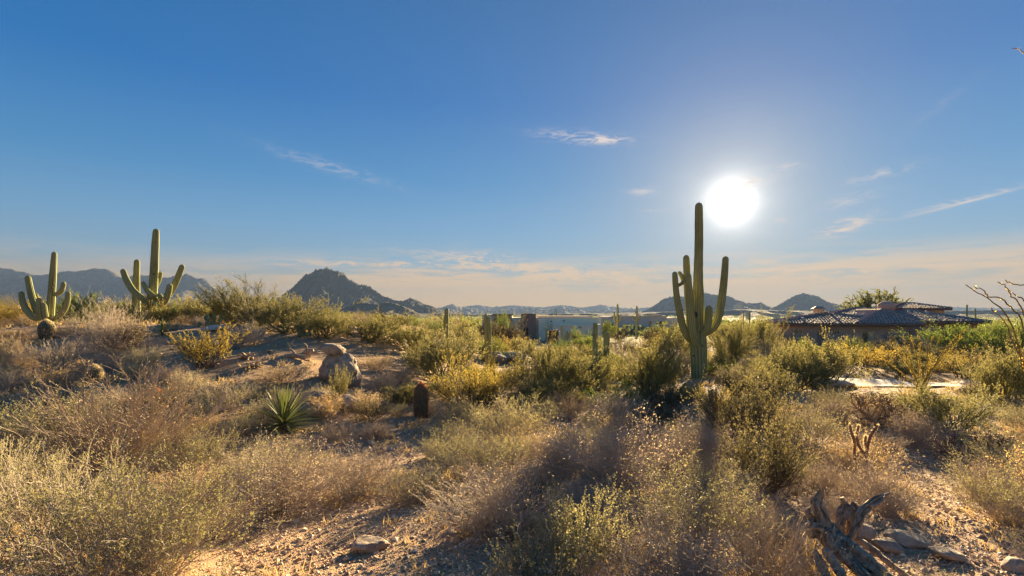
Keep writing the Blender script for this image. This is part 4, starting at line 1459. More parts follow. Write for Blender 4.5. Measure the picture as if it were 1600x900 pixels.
def cholla(label, px, py, segs, w=0.027, mat='twig_red', halo=0.028, n_per=10, Y=None, name='cholla'):
    """segs: polylines in photo pixels relative to the plane of the plant"""
    b = at(px, py) if Y is None else ground((px - 800) / F * Y, Y)
    Yb = b.y
    t = thing(name, label, 'cactus', b)
    sv, stt, off = [], [], 0
    rng = np.random.default_rng(px)
    for sg in segs:
        pts = [[*(P(a, c, Yb + d_) - b), ww] for (a, c, ww, d_) in sg]
        q = catmull(pts, 16)
        q[:, 2] = np.maximum(q[:, 2], -0.05)
        V, Q, Tt, C, Nn = ribbed(q[:, :3], q[:, 3] * w, 8, 0.3, int(sg[0][0]))
        link('joint', mesh('joint', V, Q, Tt, smooth=True, mat=M[mat]), t)
        v_, t_ = spines(rng, C, Nn, n_per, halo, 0.0012, 0.7)
        sv.append(v_)
        stt.append(t_ + off)
        off += len(v_)
    link('spines', mesh('spines', np.concatenate(sv), None, np.concatenate(stt), vt=rng.uniform(0, 1, off // 3), mat=M['spine']), t, kind='stuff')
    return t


cholla('upright two-stemmed cholla glowing with spines at lower right', 1346, 752, [
    [(1354, 748, 1, 0), (1354, 722, 1, 0), (1355, 700, 1, 0), (1360, 682, 1, 0), (1372, 664, .85, 0)],
    [(1355, 706, .8, 0), (1352, 692, .8, 0), (1353, 680, .7, 0)],
    [(1354, 712, .8, 0), (1348, 706, .9, 0), (1342, 696, .9, 0), (1338, 680, .8, 0)],
    [(1334, 745, .9, .1), (1335, 715, .9, .1), (1335, 690, .9, .1), (1330, 675, .9, .1), (1328, 662, .8, .1)],
    [(1335, 690, .8, .1), (1339, 676, .8, .1), (1342, 664, .8, .1)],
    [(1354, 714, .7, 0), (1346, 704, .7, 0.05), (1337, 714, .6, .1)],
])


M['twig_brown'] = surf('twig_brown', [(0.3, (0.20, 0.13, 0.08)), (0.7, (0.40, 0.28, 0.18))], 9, 3, bump=0.3, rnd=1)


def staghorn(label, px, py, wpx, hpx, seed, mat='twig_red', r=0.022, levels=4, name='staghorn_cholla', Y=None, nb=9, halo=0.02):
    b = at(px, py) if Y is None else ground((px - 800) / F * Y, Y)
    k = b.y / F
    rng = np.random.default_rng(seed)
    t = thing(name, label, 'cactus', b)
    Wd, Hd = wpx * k / 2, hpx * k
    P0 = np.zeros((nb, 5, 3))
    phi = rng.uniform(0, 2 * PI, nb)
    ln = rng.uniform(.3, .5, nb)
    for i in range(nb):
        s = np.linspace(0, 1, 5)
        P0[i] = np.stack([np.cos(phi[i]) * Wd * ln[i] * s, np.sin(phi[i]) * Wd * ln[i] * s, Hd * 0.5 * s * rng.uniform(.7, 1)], -1) + rng.normal(0, .02, (5, 3)) * (s[:, None])
    cur = P0
    rad = r * 1.3
    idx = 0
    sets = []
    for lv in range(levels):
        sets.append((cur, rad))
        cur = grow(rng, cur, int(len(cur) * 2.1), 0.5, 1.0, min(Wd, Hd) * 0.40 * 0.85 ** lv, 0.75, 0.25, 5, 0.05)
        cur[:, :, 2] = np.minimum(cur[:, :, 2], Hd)
        rad *= 0.85
    allC = []
    for S_, rd in sets:
        R_ = np.full(S_.shape[:2], rd)
        R_[:, -1] *= 0.6
        V, Q = tubes(S_, R_, 6)
        link('branches', mesh('branches', V, Q, smooth=True, mat=M[mat]), t, kind='stuff')
        allC.append(S_)
    sp = []
    for S_, rd in sets[1:]:
        v = leaves(rng, S_, len(S_) * 45, halo * 1.4, 0.06, 0, 1, 1.5, 0)
        sp.append(v)
    V, Q, v = join(sp)
    link('spines', mesh('spines', V, Q, vq=v, mat=M['spine']), t, kind='stuff')
    return t


staghorn('wide tangled staghorn cholla above the two-stemmed cholla, below the drive', 1366, 664, 84, 48, 3, 'twig_brown', 0.015, 5)
staghorn('low reddish staghorn cholla in the brush at the right edge', 1524, 722, 90, 44, 4, 'twig_red', 0.013, 5)
staghorn('small bare cholla skeleton on the left slope', 232, 628, 34, 44, 6, 'twig_pale', 0.012, 3, nb=5)


# ------------------------------------------------------------------ dead wood
def gnarl(pts, n=26, sides=12, seed=0, rough=0.16):
    c = catmull(pts, n)
    V, Q = tubes(c[None, :, :3], c[None, :, 3], sides)
    cc = np.repeat(c[:, :3], sides, 0)
    rr = np.repeat(c[:, 3], sides)
    a = np.tile(np.arange(sides), n)
    i = np.repeat(np.arange(n), sides)
    k_ = 1 + rough * 2 * (vnoise(a * 1.9 + 3 * seed, i * 0.10, seed)) + rough * 1.2 * vnoise(a * 0.9, i * 0.55, seed + 4)
    V = cc + (V - cc) * k_[:, None]
    tip = len(V)
    V = np.vstack([V, c[-1, :3], c[0, :3]])
    T = [(tip - sides + j, tip - sides + (j + 1) % sides, tip) for j in range(sides)] + [((j + 1) % sides, j, tip + 1) for j in range(sides)]
    return V, Q, T


def stump():
    Yb = 5.0
    b = ground((1335 - 800) / F * Yb, Yb)
    t = thing('dead_stump', 'weathered grey uprooted stump with splayed limbs in the lower right foreground', 'stump', b)
    k = Yb / F

    def L(px, py, r, dy=0.0):
        p = P(px, py, Yb + dy) - b
        return (p.x, p.y, p.z, r * k / 2 * 0.84)
    parts = [
        ('trunk', [L(1275, 800, 26, .25), L(1288, 822, 40, .15), L(1303, 846, 44, 0), L(1336, 876, 40, -.25), L(1378, 915, 40, -.6), L(1420, 960, 40, -.9)]),
        ('limb', [L(1290, 822, 34, .1), L(1283, 802, 26, .15), L(1276, 786, 20, .2), L(1283, 768, 12, .22), L(1276, 755, 6, .2)]),
        ('limb', [L(1308, 830, 34, .1), L(1312, 808, 24, .15), L(1320, 790, 17, .2), L(1316, 778, 12, .2)]),
        ('limb', [L(1326, 838, 24, .1), L(1334, 812, 22, .12), L(1328, 796, 18, .2), L(1338, 788, 13, .25)]),
        ('limb', [L(1326, 846, 18, -.05), L(1338, 826, 17, -.05), L(1346, 804, 19, 0), L(1362, 786, 17, .05), L(1378, 776, 12, .05), L(1393, 770, 5, .05)]),
        ('limb', [L(1358, 790, 12, .03), L(1372, 788, 9, .0), L(1384, 776, 4, .0)]),
        ('limb', [L(1322, 812, 16, .1), L(1330, 796, 16, .12), L(1340, 794, 15, .1), L(1342, 806, 12, .05)]),
        ('limb', [L(1262, 834, 26, .1), L(1280, 828, 30, .1), L(1296, 832, 26, .1)]),
        ('root', [L(1296, 846, 20, -.1), L(1330, 880, 20, -.35), L(1372, 925, 18, -.7), L(1400, 960, 16, -.9)]),
        ('root', [L(1290, 860, 16, -.2), L(1310, 890, 16, -.45), L(1335, 930, 15, -.75)]),
        ('root', [L(1275, 864, 18, -.1), L(1286, 890, 18, -.4), L(1300, 930, 17, -.7)]),
        ('root', [L(1322, 846, 15, -.12), L(1356, 872, 14, -.4), L(1396, 905, 12, -.6), L(1420, 925, 10, -.8)]),
        ('root', [L(1332, 836, 13, 0), L(1372, 866, 12, -.2), L(1410, 896, 11, -.45), L(1440, 920, 10, -.6)]),
        ('limb', [L(1262, 824, 14, .15), L(1268, 812, 12, .2), L(1262, 800, 9, .22), L(1266, 792, 4, .25)]),
    ]
    rs = np.random.default_rng(8)
    for i, (nm, pts) in enumerate(parts):
        c = catmull(pts, 30)
        big = c[:, 3].max() > 14 * k / 2
        core = c.copy()
        core[:, 3] *= 0.62 if big else 0.9
        V, Q, T = gnarl(core, 40, 14, i + 1, 0.22)
        base = link(nm, mesh(nm, V, Q, T, smooth=True, mat=M['deadwood']), t)
        if not big:
            continue
        Tn = nrm(np.gradient(c[:, :3], axis=0))
        u = nrm(np.cross(Tn, np.array([0.3, 0.8, 0.2])))
        w = np.cross(Tn, u)
        ns = 13 if i == 0 else 6
        for q in range(ns):
            a0 = q / ns * 2 * PI + rs.uniform(-.3, .3)
            tw = rs.uniform(0.6, 1.6)
            i0, i1 = int(rs.uniform(0, 7)), int(rs.uniform(22, 30))
            ii = np.arange(i0, i1)
            aa = a0 + tw * ii / 30
            off = (np.cos(aa)[:, None] * u[ii] + np.sin(aa)[:, None] * w[ii]) * (c[ii, 3] * 0.74)[:, None]
            lift = (ii - i0) / max(i1 - i0, 1)
            off *= (1 + 0.35 * np.clip(lift - 0.75, 0, 1) * 4 * rs.uniform(0, 1))[:, None]
            st_ = np.concatenate([c[ii, :3] + off, (c[ii, 3] * rs.uniform(0.14, 0.30) * (1 - 0.75 * np.abs(2 * lift - 1) ** 3))[:, None]], 1)
            V, Q, T = gnarl(st_[::2], 30, 8, q + 10 * i, 0.30)
            link('splinter', mesh('splinter', V, Q, T, smooth=True, mat=M['deadwood']), base)


stump()


def branchy(label, name, cat, pts_list, Y=None, seed=0, mat='deadwood', group=None):
    px, py = pts_list[0][0][:2]
    b = at(px, py) if Y is None else ground((px - 800) / F * Y, Y)
    t = thing(name, label, cat, b, 0, group)
    k = b.y / F
    for i, pl in enumerate(pts_list):
        pts = []
        for q in pl:
            dy = q[3] if len(q) > 3 else 0
            p = P(q[0], q[1], b.y + dy) - b
            pts.append((p.x, p.y, p.z, q[2] * k / 2))
        V, Q, T = gnarl(pts, 18, 8, seed + i, 0.18)
        nm = 'log' if i == 0 else 'branch'
        link(nm, mesh(nm, V, Q, T, smooth=True, mat=M[mat]), t)
    return t


branchy('pale dead branch curling upward at the foot of the large bush on the mound', 'dead_branch', 'dead branch',
        [[(398, 530, 4), (405, 527, 4), (412, 521, 3), (415, 512, 2.5), (417, 513, 2)], [(380, 532, 5, .2), (398, 530, 5, .1), (430, 536, 5, 0), (450, 541, 4, -.1)]], seed=2)
branchy('fallen dark log lying across the mound below the large bush', 'dead_log', 'log',
        [[(410, 532, 6), (430, 537, 6), (448, 542, 5)], [(430, 537, 4), (438, 529, 3, .1), (446, 527, 2, .2)]], seed=12)
branchy('short twisted log with two stubs on the bare mound dirt left of the balanced rock', 'dead_log', 'log',
        [[(446, 557, 7), (460, 556, 8, -.1), (475, 558, 7, -.1), (486, 555, 4)], [(462, 556, 4), (458, 549, 3), (452, 544, 2)], [(470, 557, 4), (476, 562, 3, -.3), (484, 563, 2, -.4)]], seed=22)
branchy('knotted piece of dead wood at the top edge of the mound behind the balanced rock', 'dead_log', 'log',
        [[(474, 552, 6), (482, 549, 7), (490, 548, 5)], [(480, 550, 4), (478, 540, 3), (472, 536, 2)], [(486, 549, 4), (494, 552, 3, -.2), (500, 552, 2, -.3)]], seed=32)
rng = random.Random(3)
for k_, (px, py, sc, lab) in enumerate(((384, 560, 1.0, 'largest heap of tangled dead roots on the left mound'),
                                       (395, 574, 0.8, 'dead root snag right below the largest heap of roots'),
                                       (366, 548, 0.7, 'dead branches scattered above the largest heap of roots'),
                                       (322, 572, 0.6, 'dead root snag at the foot of the yellow-leaved mound bush'),
                                       (420, 552, 0.5, 'small dead branch on bare dirt right of the largest heap of roots'))):
    pls = []
    for j in range(9):
        a = rng.uniform(-.2, PI + .2)
        L_ = rng.uniform(12, 30) * sc
        x0, y0 = px + rng.uniform(-14, 14) * sc, py + rng.uniform(-2, 1)
        pl = [(x0, y0, rng.uniform(3, 5) * sc, 0)]
        for q in range(1, 4):
            pl.append((x0 + math.cos(a) * L_ * q / 3 + rng.uniform(-3, 3), y0 - abs(math.sin(a)) * L_ * 0.55 * q / 3 + rng.uniform(-2, 2), (4 - q) * sc * 1.0, rng.uniform(-.25, .25)))
        pls.append(pl)
    branchy(lab, 'dead_roots', 'dead wood', pls, seed=40 + k_ * 9)


# ------------------------------------------------------------------ shrubs and trees: prototypes
def stems0(rng, n, L, maxlean, K=6, jit=0.03, base=0.05, up=0.3, dome=0.0):
    phi = np.arange(n) * 2.39996 + rng.normal(0, 0.3, n)
    lean = maxlean * np.sqrt((np.arange(n) + rng.uniform(0, 1, n)) / n)
    Ls = L * rng.uniform(0.65, 1.1, n)
    s = np.linspace(0, 1, K)
    d_ = np.stack([np.cos(phi) * np.sin(lean), np.sin(phi) * np.sin(lean), np.cos(lean)], -1)
    Pp = d_[:, None] * (Ls[:, None] * s)[:, :, None]
    Pp[:, :, 2] += up * Ls[:, None] * (s ** 2) * np.sin(lean)[:, None] * 0.5
    j = np.cumsum(rng.normal(size=(n, K, 3)) * jit, 1)
    j -= j[:, :1]
    Pp += j * Ls[:, None, None]
    Pp[:, :, :2] += (rng.normal(size=(n, 2)) * base)[:, None]
    Pp[:, 0, 2] = -0.04
    return Pp


def taper(N, K, r0, r1):
    return np.tile(np.linspace(r0, r1, K), (N, 1))


PROTO = {}


def proto(kind, variants, fn):
    PROTO[kind] = [fn(np.random.default_rng(1000 + 37 * i + sum(map(ord, kind)))) for i in range(variants)]


def pack(kind, twigs, lv, twig_mat, leaf_mt):
    V, Q, _ = join([tubes(p, r) for p, r in twigs])
    mt = mesh(kind + '_branches', V, Q, mat=M[twig_mat])
    V2, Q2, v2 = join(lv)
    ml = mesh(kind + '_leaves', V2, Q2, vq=v2, mat=M[leaf_mt])
    allv = V2
    w = np.percentile(np.hypot(allv[:, 0], allv[:, 1]), 93) * 2
    h = np.percentile(allv[:, 2], 97)
    return mt, ml, w, h


def brittlebush(leaf='leaf_olive', twig='twig_grey', nl=13000, ls=0.0125, lw=0.38, tw=1300, name='brittlebush'):
    def f(rng):
        a = stems0(rng, 80, 0.62, 1.25, 6, 0.035, 0.06, 0.5)
        b_ = grow(rng, a, 320, 0.3, 1.0, 0.26, 0.42, 0.35, 5, 0.05)
        c = grow(rng, b_, tw, 0.3, 1.0, 0.11, 0.5, 0.3, 4, 0.06)
        lv = [leaves(rng, c, int(nl * 0.75), ls, lw, 0.3, 1.0, 0.8, 0.25), leaves(rng, b_, int(nl * 0.25), ls, lw, 0.4, 1, 0.8, 0.25)]
        return pack(name, [(a, taper(len(a), 6, 0.0042, 0.0024)), (b_, taper(len(b_), 5, 0.0020, 0.0013)), (c, taper(len(c), 4, 0.0012, 0.0007))], lv, twig, leaf)
    return f


def dry_bush():
    def f(rng):
        a = stems0(rng, 90, 0.6, 1.3, 6, 0.05, 0.06, 0.3)
        b_ = grow(rng, a, 460, 0.25, 1.0, 0.25, 0.5, 0.15, 5, 0.09)
        c = grow(rng, b_, 2000, 0.2, 1.0, 0.11, 0.7, 0.1, 4, 0.10)
        lv = [leaves(rng, c, 5200, 0.013, 0.32, 0.3, 1.0, 1.0, 0.1)]
        return pack('dry_bush', [(a, taper(len(a), 6, 0.005, 0.003)), (b_, taper(len(b_), 5, 0.0020, 0.0012)), (c, taper(len(c), 4, 0.0011, 0.0007))], lv, 'twig_grey', 'leaf_grey')
    return f


def bare_bush():
    def f(rng):
        a = stems0(rng, 46, 0.75, 1.05, 7, 0.03, 0.05, 0.5)
        b_ = grow(rng, a, 260, 0.3, 1.0, 0.32, 0.36, 0.45, 6, 0.04)
        c = grow(rng, b_, 900, 0.3, 1.0, 0.14, 0.42, 0.35, 4, 0.05)
        lv = [leaves(rng, c, 1500, 0.012, 0.3, 0.3, 1.0, 0.9, 0.2)]
        return pack('bare_bush', [(a, taper(len(a), 7, 0.007, 0.004)), (b_, taper(len(b_), 6, 0.0036, 0.0022)), (c, taper(len(c), 4, 0.002, 0.0012))], lv, 'twig_pale', 'leaf_grey')
    return f


def leafy_weed():
    def f(rng):
        a = stems0(rng, 70, 0.72, 0.75, 8, 0.03, 0.12, 0.3)
        b_ = grow(rng, a, 420, 0.35, 1.0, 0.14, 0.5, 0.4, 4, 0.05)
        lv = [leaves(rng, b_, 8000, 0.0135, 0.38, 0.1, 1.0, 0.9, 0.0), leaves(rng, a, 2600, 0.022, 0.36, 0.35, 1, 0.9, 0.0)]
        return pack('leafy_weed', [(a, taper(len(a), 8, 0.0045, 0.002)), (b_, taper(len(b_), 4, 0.002, 0.001))], lv, 'twig_grey', 'leaf_olive')
    return f


def creosote(leaf='leaf_yellow', name='creosote'):
    def f(rng):
        a = stems0(rng, 34, 1.1, 1.15, 7, 0.035, 0.10, 0.5)
        b_ = grow(rng, a, 260, 0.3, 1.0, 0.42, 0.35, 0.35, 6, 0.05)
        c = grow(rng, b_, 1100, 0.25, 1.0, 0.17, 0.4, 0.35, 4, 0.06)
        lv = [leaves(rng, c, 9500, 0.032, 0.3, 0.2, 1.0, 0.7, 0.3), leaves(rng, b_, 1500, 0.032, 0.3, 0.5, 1, 0.7, 0.3)]
        return pack(name, [(a, taper(len(a), 7, 0.012, 0.006)), (b_, taper(len(b_), 6, 0.005, 0.003)), (c, taper(len(c), 4, 0.0026, 0.0015))], lv, 'twig_dark', leaf)
    return f


def palo_verde(leaf='leaf_verde', name='palo_verde', lean=1.25, nl=20000, open_=1.0, twig='twig_green'):
    def f(rng):
        a = stems0(rng, 15, 1.4, lean, 7, 0.05, 0.12, 0.35)
        b_ = grow(rng, a, 80, 0.15, 1.0, 0.85, 0.45, 0.30, 7, 0.06)
        c = grow(rng, b_, 460, 0.3, 1.0, 0.50, 0.38, 0.40, 5, 0.05)
        e = grow(rng, c, 2100, 0.15, 1.0, 0.28, 0.36, 0.45, 4, 0.05)
        for q in (a, b_, c, e):
            q[:, 1:, 2] = np.maximum(q[:, 1:, 2], 0.08)
        lv = [leaves(rng, e, int(nl * 0.85), 0.055, 0.17, 0.1, 1.0, 0.45, 0.35), leaves(rng, c, int(nl * 0.15), 0.055, 0.17, 0.4, 1, 0.5, 0.3)]
        return pack(name, [(a, taper(len(a), 7, 0.045, 0.02)), (b_, taper(len(b_), 7, 0.018, 0.008)), (c, taper(len(c), 5, 0.007, 0.004)), (e, taper(len(e), 4, 0.004, 0.0025))],
                    lv, twig, leaf)
    return f


def grass_tuft():
    def f(rng):
        a = stems0(rng, 160, 0.34, 0.95, 5, 0.03, 0.035, -0.2)
        lv = [leaves(rng, a, 700, 0.03, 0.12, 0.4, 1, 0.5, 0.2)]
        return pack('grass_tuft', [(a, taper(len(a), 5, 0.0022, 0.0008))], lv, 'twig_pale', 'leaf_straw')
    return f


def round_tree():
    def f(rng):
        n = 95
        u = nrm(rng.normal(size=(n, 3)))
        rr = rng.uniform(0.25, 1, n) ** 0.45
        cen = np.stack([u[:, 0] * 2.3 * rr, u[:, 1] * 2.3 * rr, 2.2 + u[:, 2] * 1.35 * rr], -1)
        s_ = np.linspace(0, 1, 7)[None, :, None]
        root = np.array([0, 0, 0.7])
        mid = (cen + root) * 0.5 + np.array([0, 0, -0.25]) + rng.normal(0, 0.12, (n, 3))
        a = (1 - s_) ** 2 * root + 2 * s_ * (1 - s_) * mid[:, None] + s_ ** 2 * cen[:, None]
        tr = np.array([[[0.03 * math.sin(q), 0.02 * q, -0.05 + 0.14 * q] for q in range(7)]])
        c = grow(rng, a, 900, 0.7, 1.0, 0.42, 1.0, 0.2, 4, 0.08)
        lv = [leaves(rng, c, 26000, 0.066, 0.4, 0.1, 1.0, 1.2, 0.0)]
        return pack('round_tree', [(tr, taper(1, 7, 0.14, 0.11)), (a, taper(len(a), 7, 0.05, 0.018)), (c, taper(len(c), 4, 0.010, 0.005))], lv, 'twig_dark', 'leaf_tree')
    return f


proto('brittlebush', 3, brittlebush())
proto('dry_bush', 3, dry_bush())
proto('bare_bush', 2, bare_bush())
proto('leafy_weed', 2, leafy_weed())
proto('dark_bush', 2, brittlebush('leaf_dark', 'twig_dark', 8000, 0.020, 0.3, 1500, 'dark_bush'))
proto('straw_bush', 2, brittlebush('leaf_straw', 'twig_pale', 6000, 0.018, 0.3, 1600, 'straw_bush'))
proto('creosote', 3, creosote())
proto('green_bush', 2, creosote('leaf_verde', 'green_bush'))
proto('palo_verde', 3, palo_verde())
proto('wispy', 1, palo_verde('leaf_verde', 'wispy', 0.8, 6500))
proto('dark_tree', 1, palo_verde('leaf_dark', 'dark_tree', 0.85, 13000, 1.0, 'twig_dark'))
proto('green_tree', 2, palo_verde('leaf_green', 'green_tree', 1.15, 15000))
proto('round_tree', 1, round_tree())
proto('grass_tuft', 3, grass_tuft())

NAMES = {'brittlebush': ('brittlebush', 'bush'), 'dry_bush': ('dry_bush', 'bush'), 'bare_bush': ('bare_bush', 'bush'), 'leafy_weed': ('leafy_bush', 'bush'),
         'dark_bush': ('dark_bush', 'bush'), 'straw_bush': ('straw_bush', 'bush'), 'creosote': ('creosote_bush', 'bush'), 'green_bush': ('green_bush', 'bush'),
         'palo_verde': ('palo_verde', 'shrub'), 'wispy': ('palo_verde', 'shrub'), 'dark_tree': ('desert_tree', 'tree'), 'green_tree': ('mesquite_tree', 'tree'),
         'round_tree': ('round_tree', 'tree'), 'grass_tuft': ('grass_tuft', 'grass')}
CROWNS = {'palo_verde', 'wispy', 'dark_tree', 'green_tree', 'round_tree'}
prng = random.Random(99)
MASTER = {}
PLACED = []      # (px, py, kind) of every plant


def plant_at(kind, label, x, y, w, h, group=None, var=None, lift=0.0):
    var = prng.randrange(len(PROTO[kind])) if var is None else var % len(PROTO[kind])
    mt, ml, pw, ph = PROTO[kind][var]
    nm, cat = NAMES[kind]
    key = (kind, var)
    g = ground(x, y)
    if key not in MASTER:
        r = thing(nm, label, cat, g)
        link('branches', mt, r, kind='stuff')
        link('leaves' if kind not in CROWNS else 'crown', ml, r, kind='stuff')
        MASTER[key] = r
    else:
        r = copy_tree(MASTER[key])
    r.location = (g.x, g.y, g.z - 0.02 + lift)
    r.rotation_euler = (prng.uniform(-.06, .06), prng.uniform(-.06, .06), prng.uniform(0, 2 * PI))
    r.scale = (w / pw, w / pw, h / ph)
    r['label'] = label
    r['category'] = cat
    if group:
        r['group'] = group
    elif 'group' in r:
        del r['group']
    PLACED.append((800 + F * x / y, HY + F * (E - g.z) / y, kind, x, y, w))
    return r


def plant(kind, label, px, py, wpx, hpx, group=None, var=None, Y=None):
    g = at(px, py) if Y is None else ground((px - 800) / F * Y, Y)
    k = g.y / F
    if Y is not None:        # height given down to row py
        top = E + (HY - (py - hpx)) * k
        h = (top - g.z) * 0.88
    else:
        h = hpx * k * 0.94
    return plant_at(kind, label, g.x, g.y, wpx * k, h, group, var)


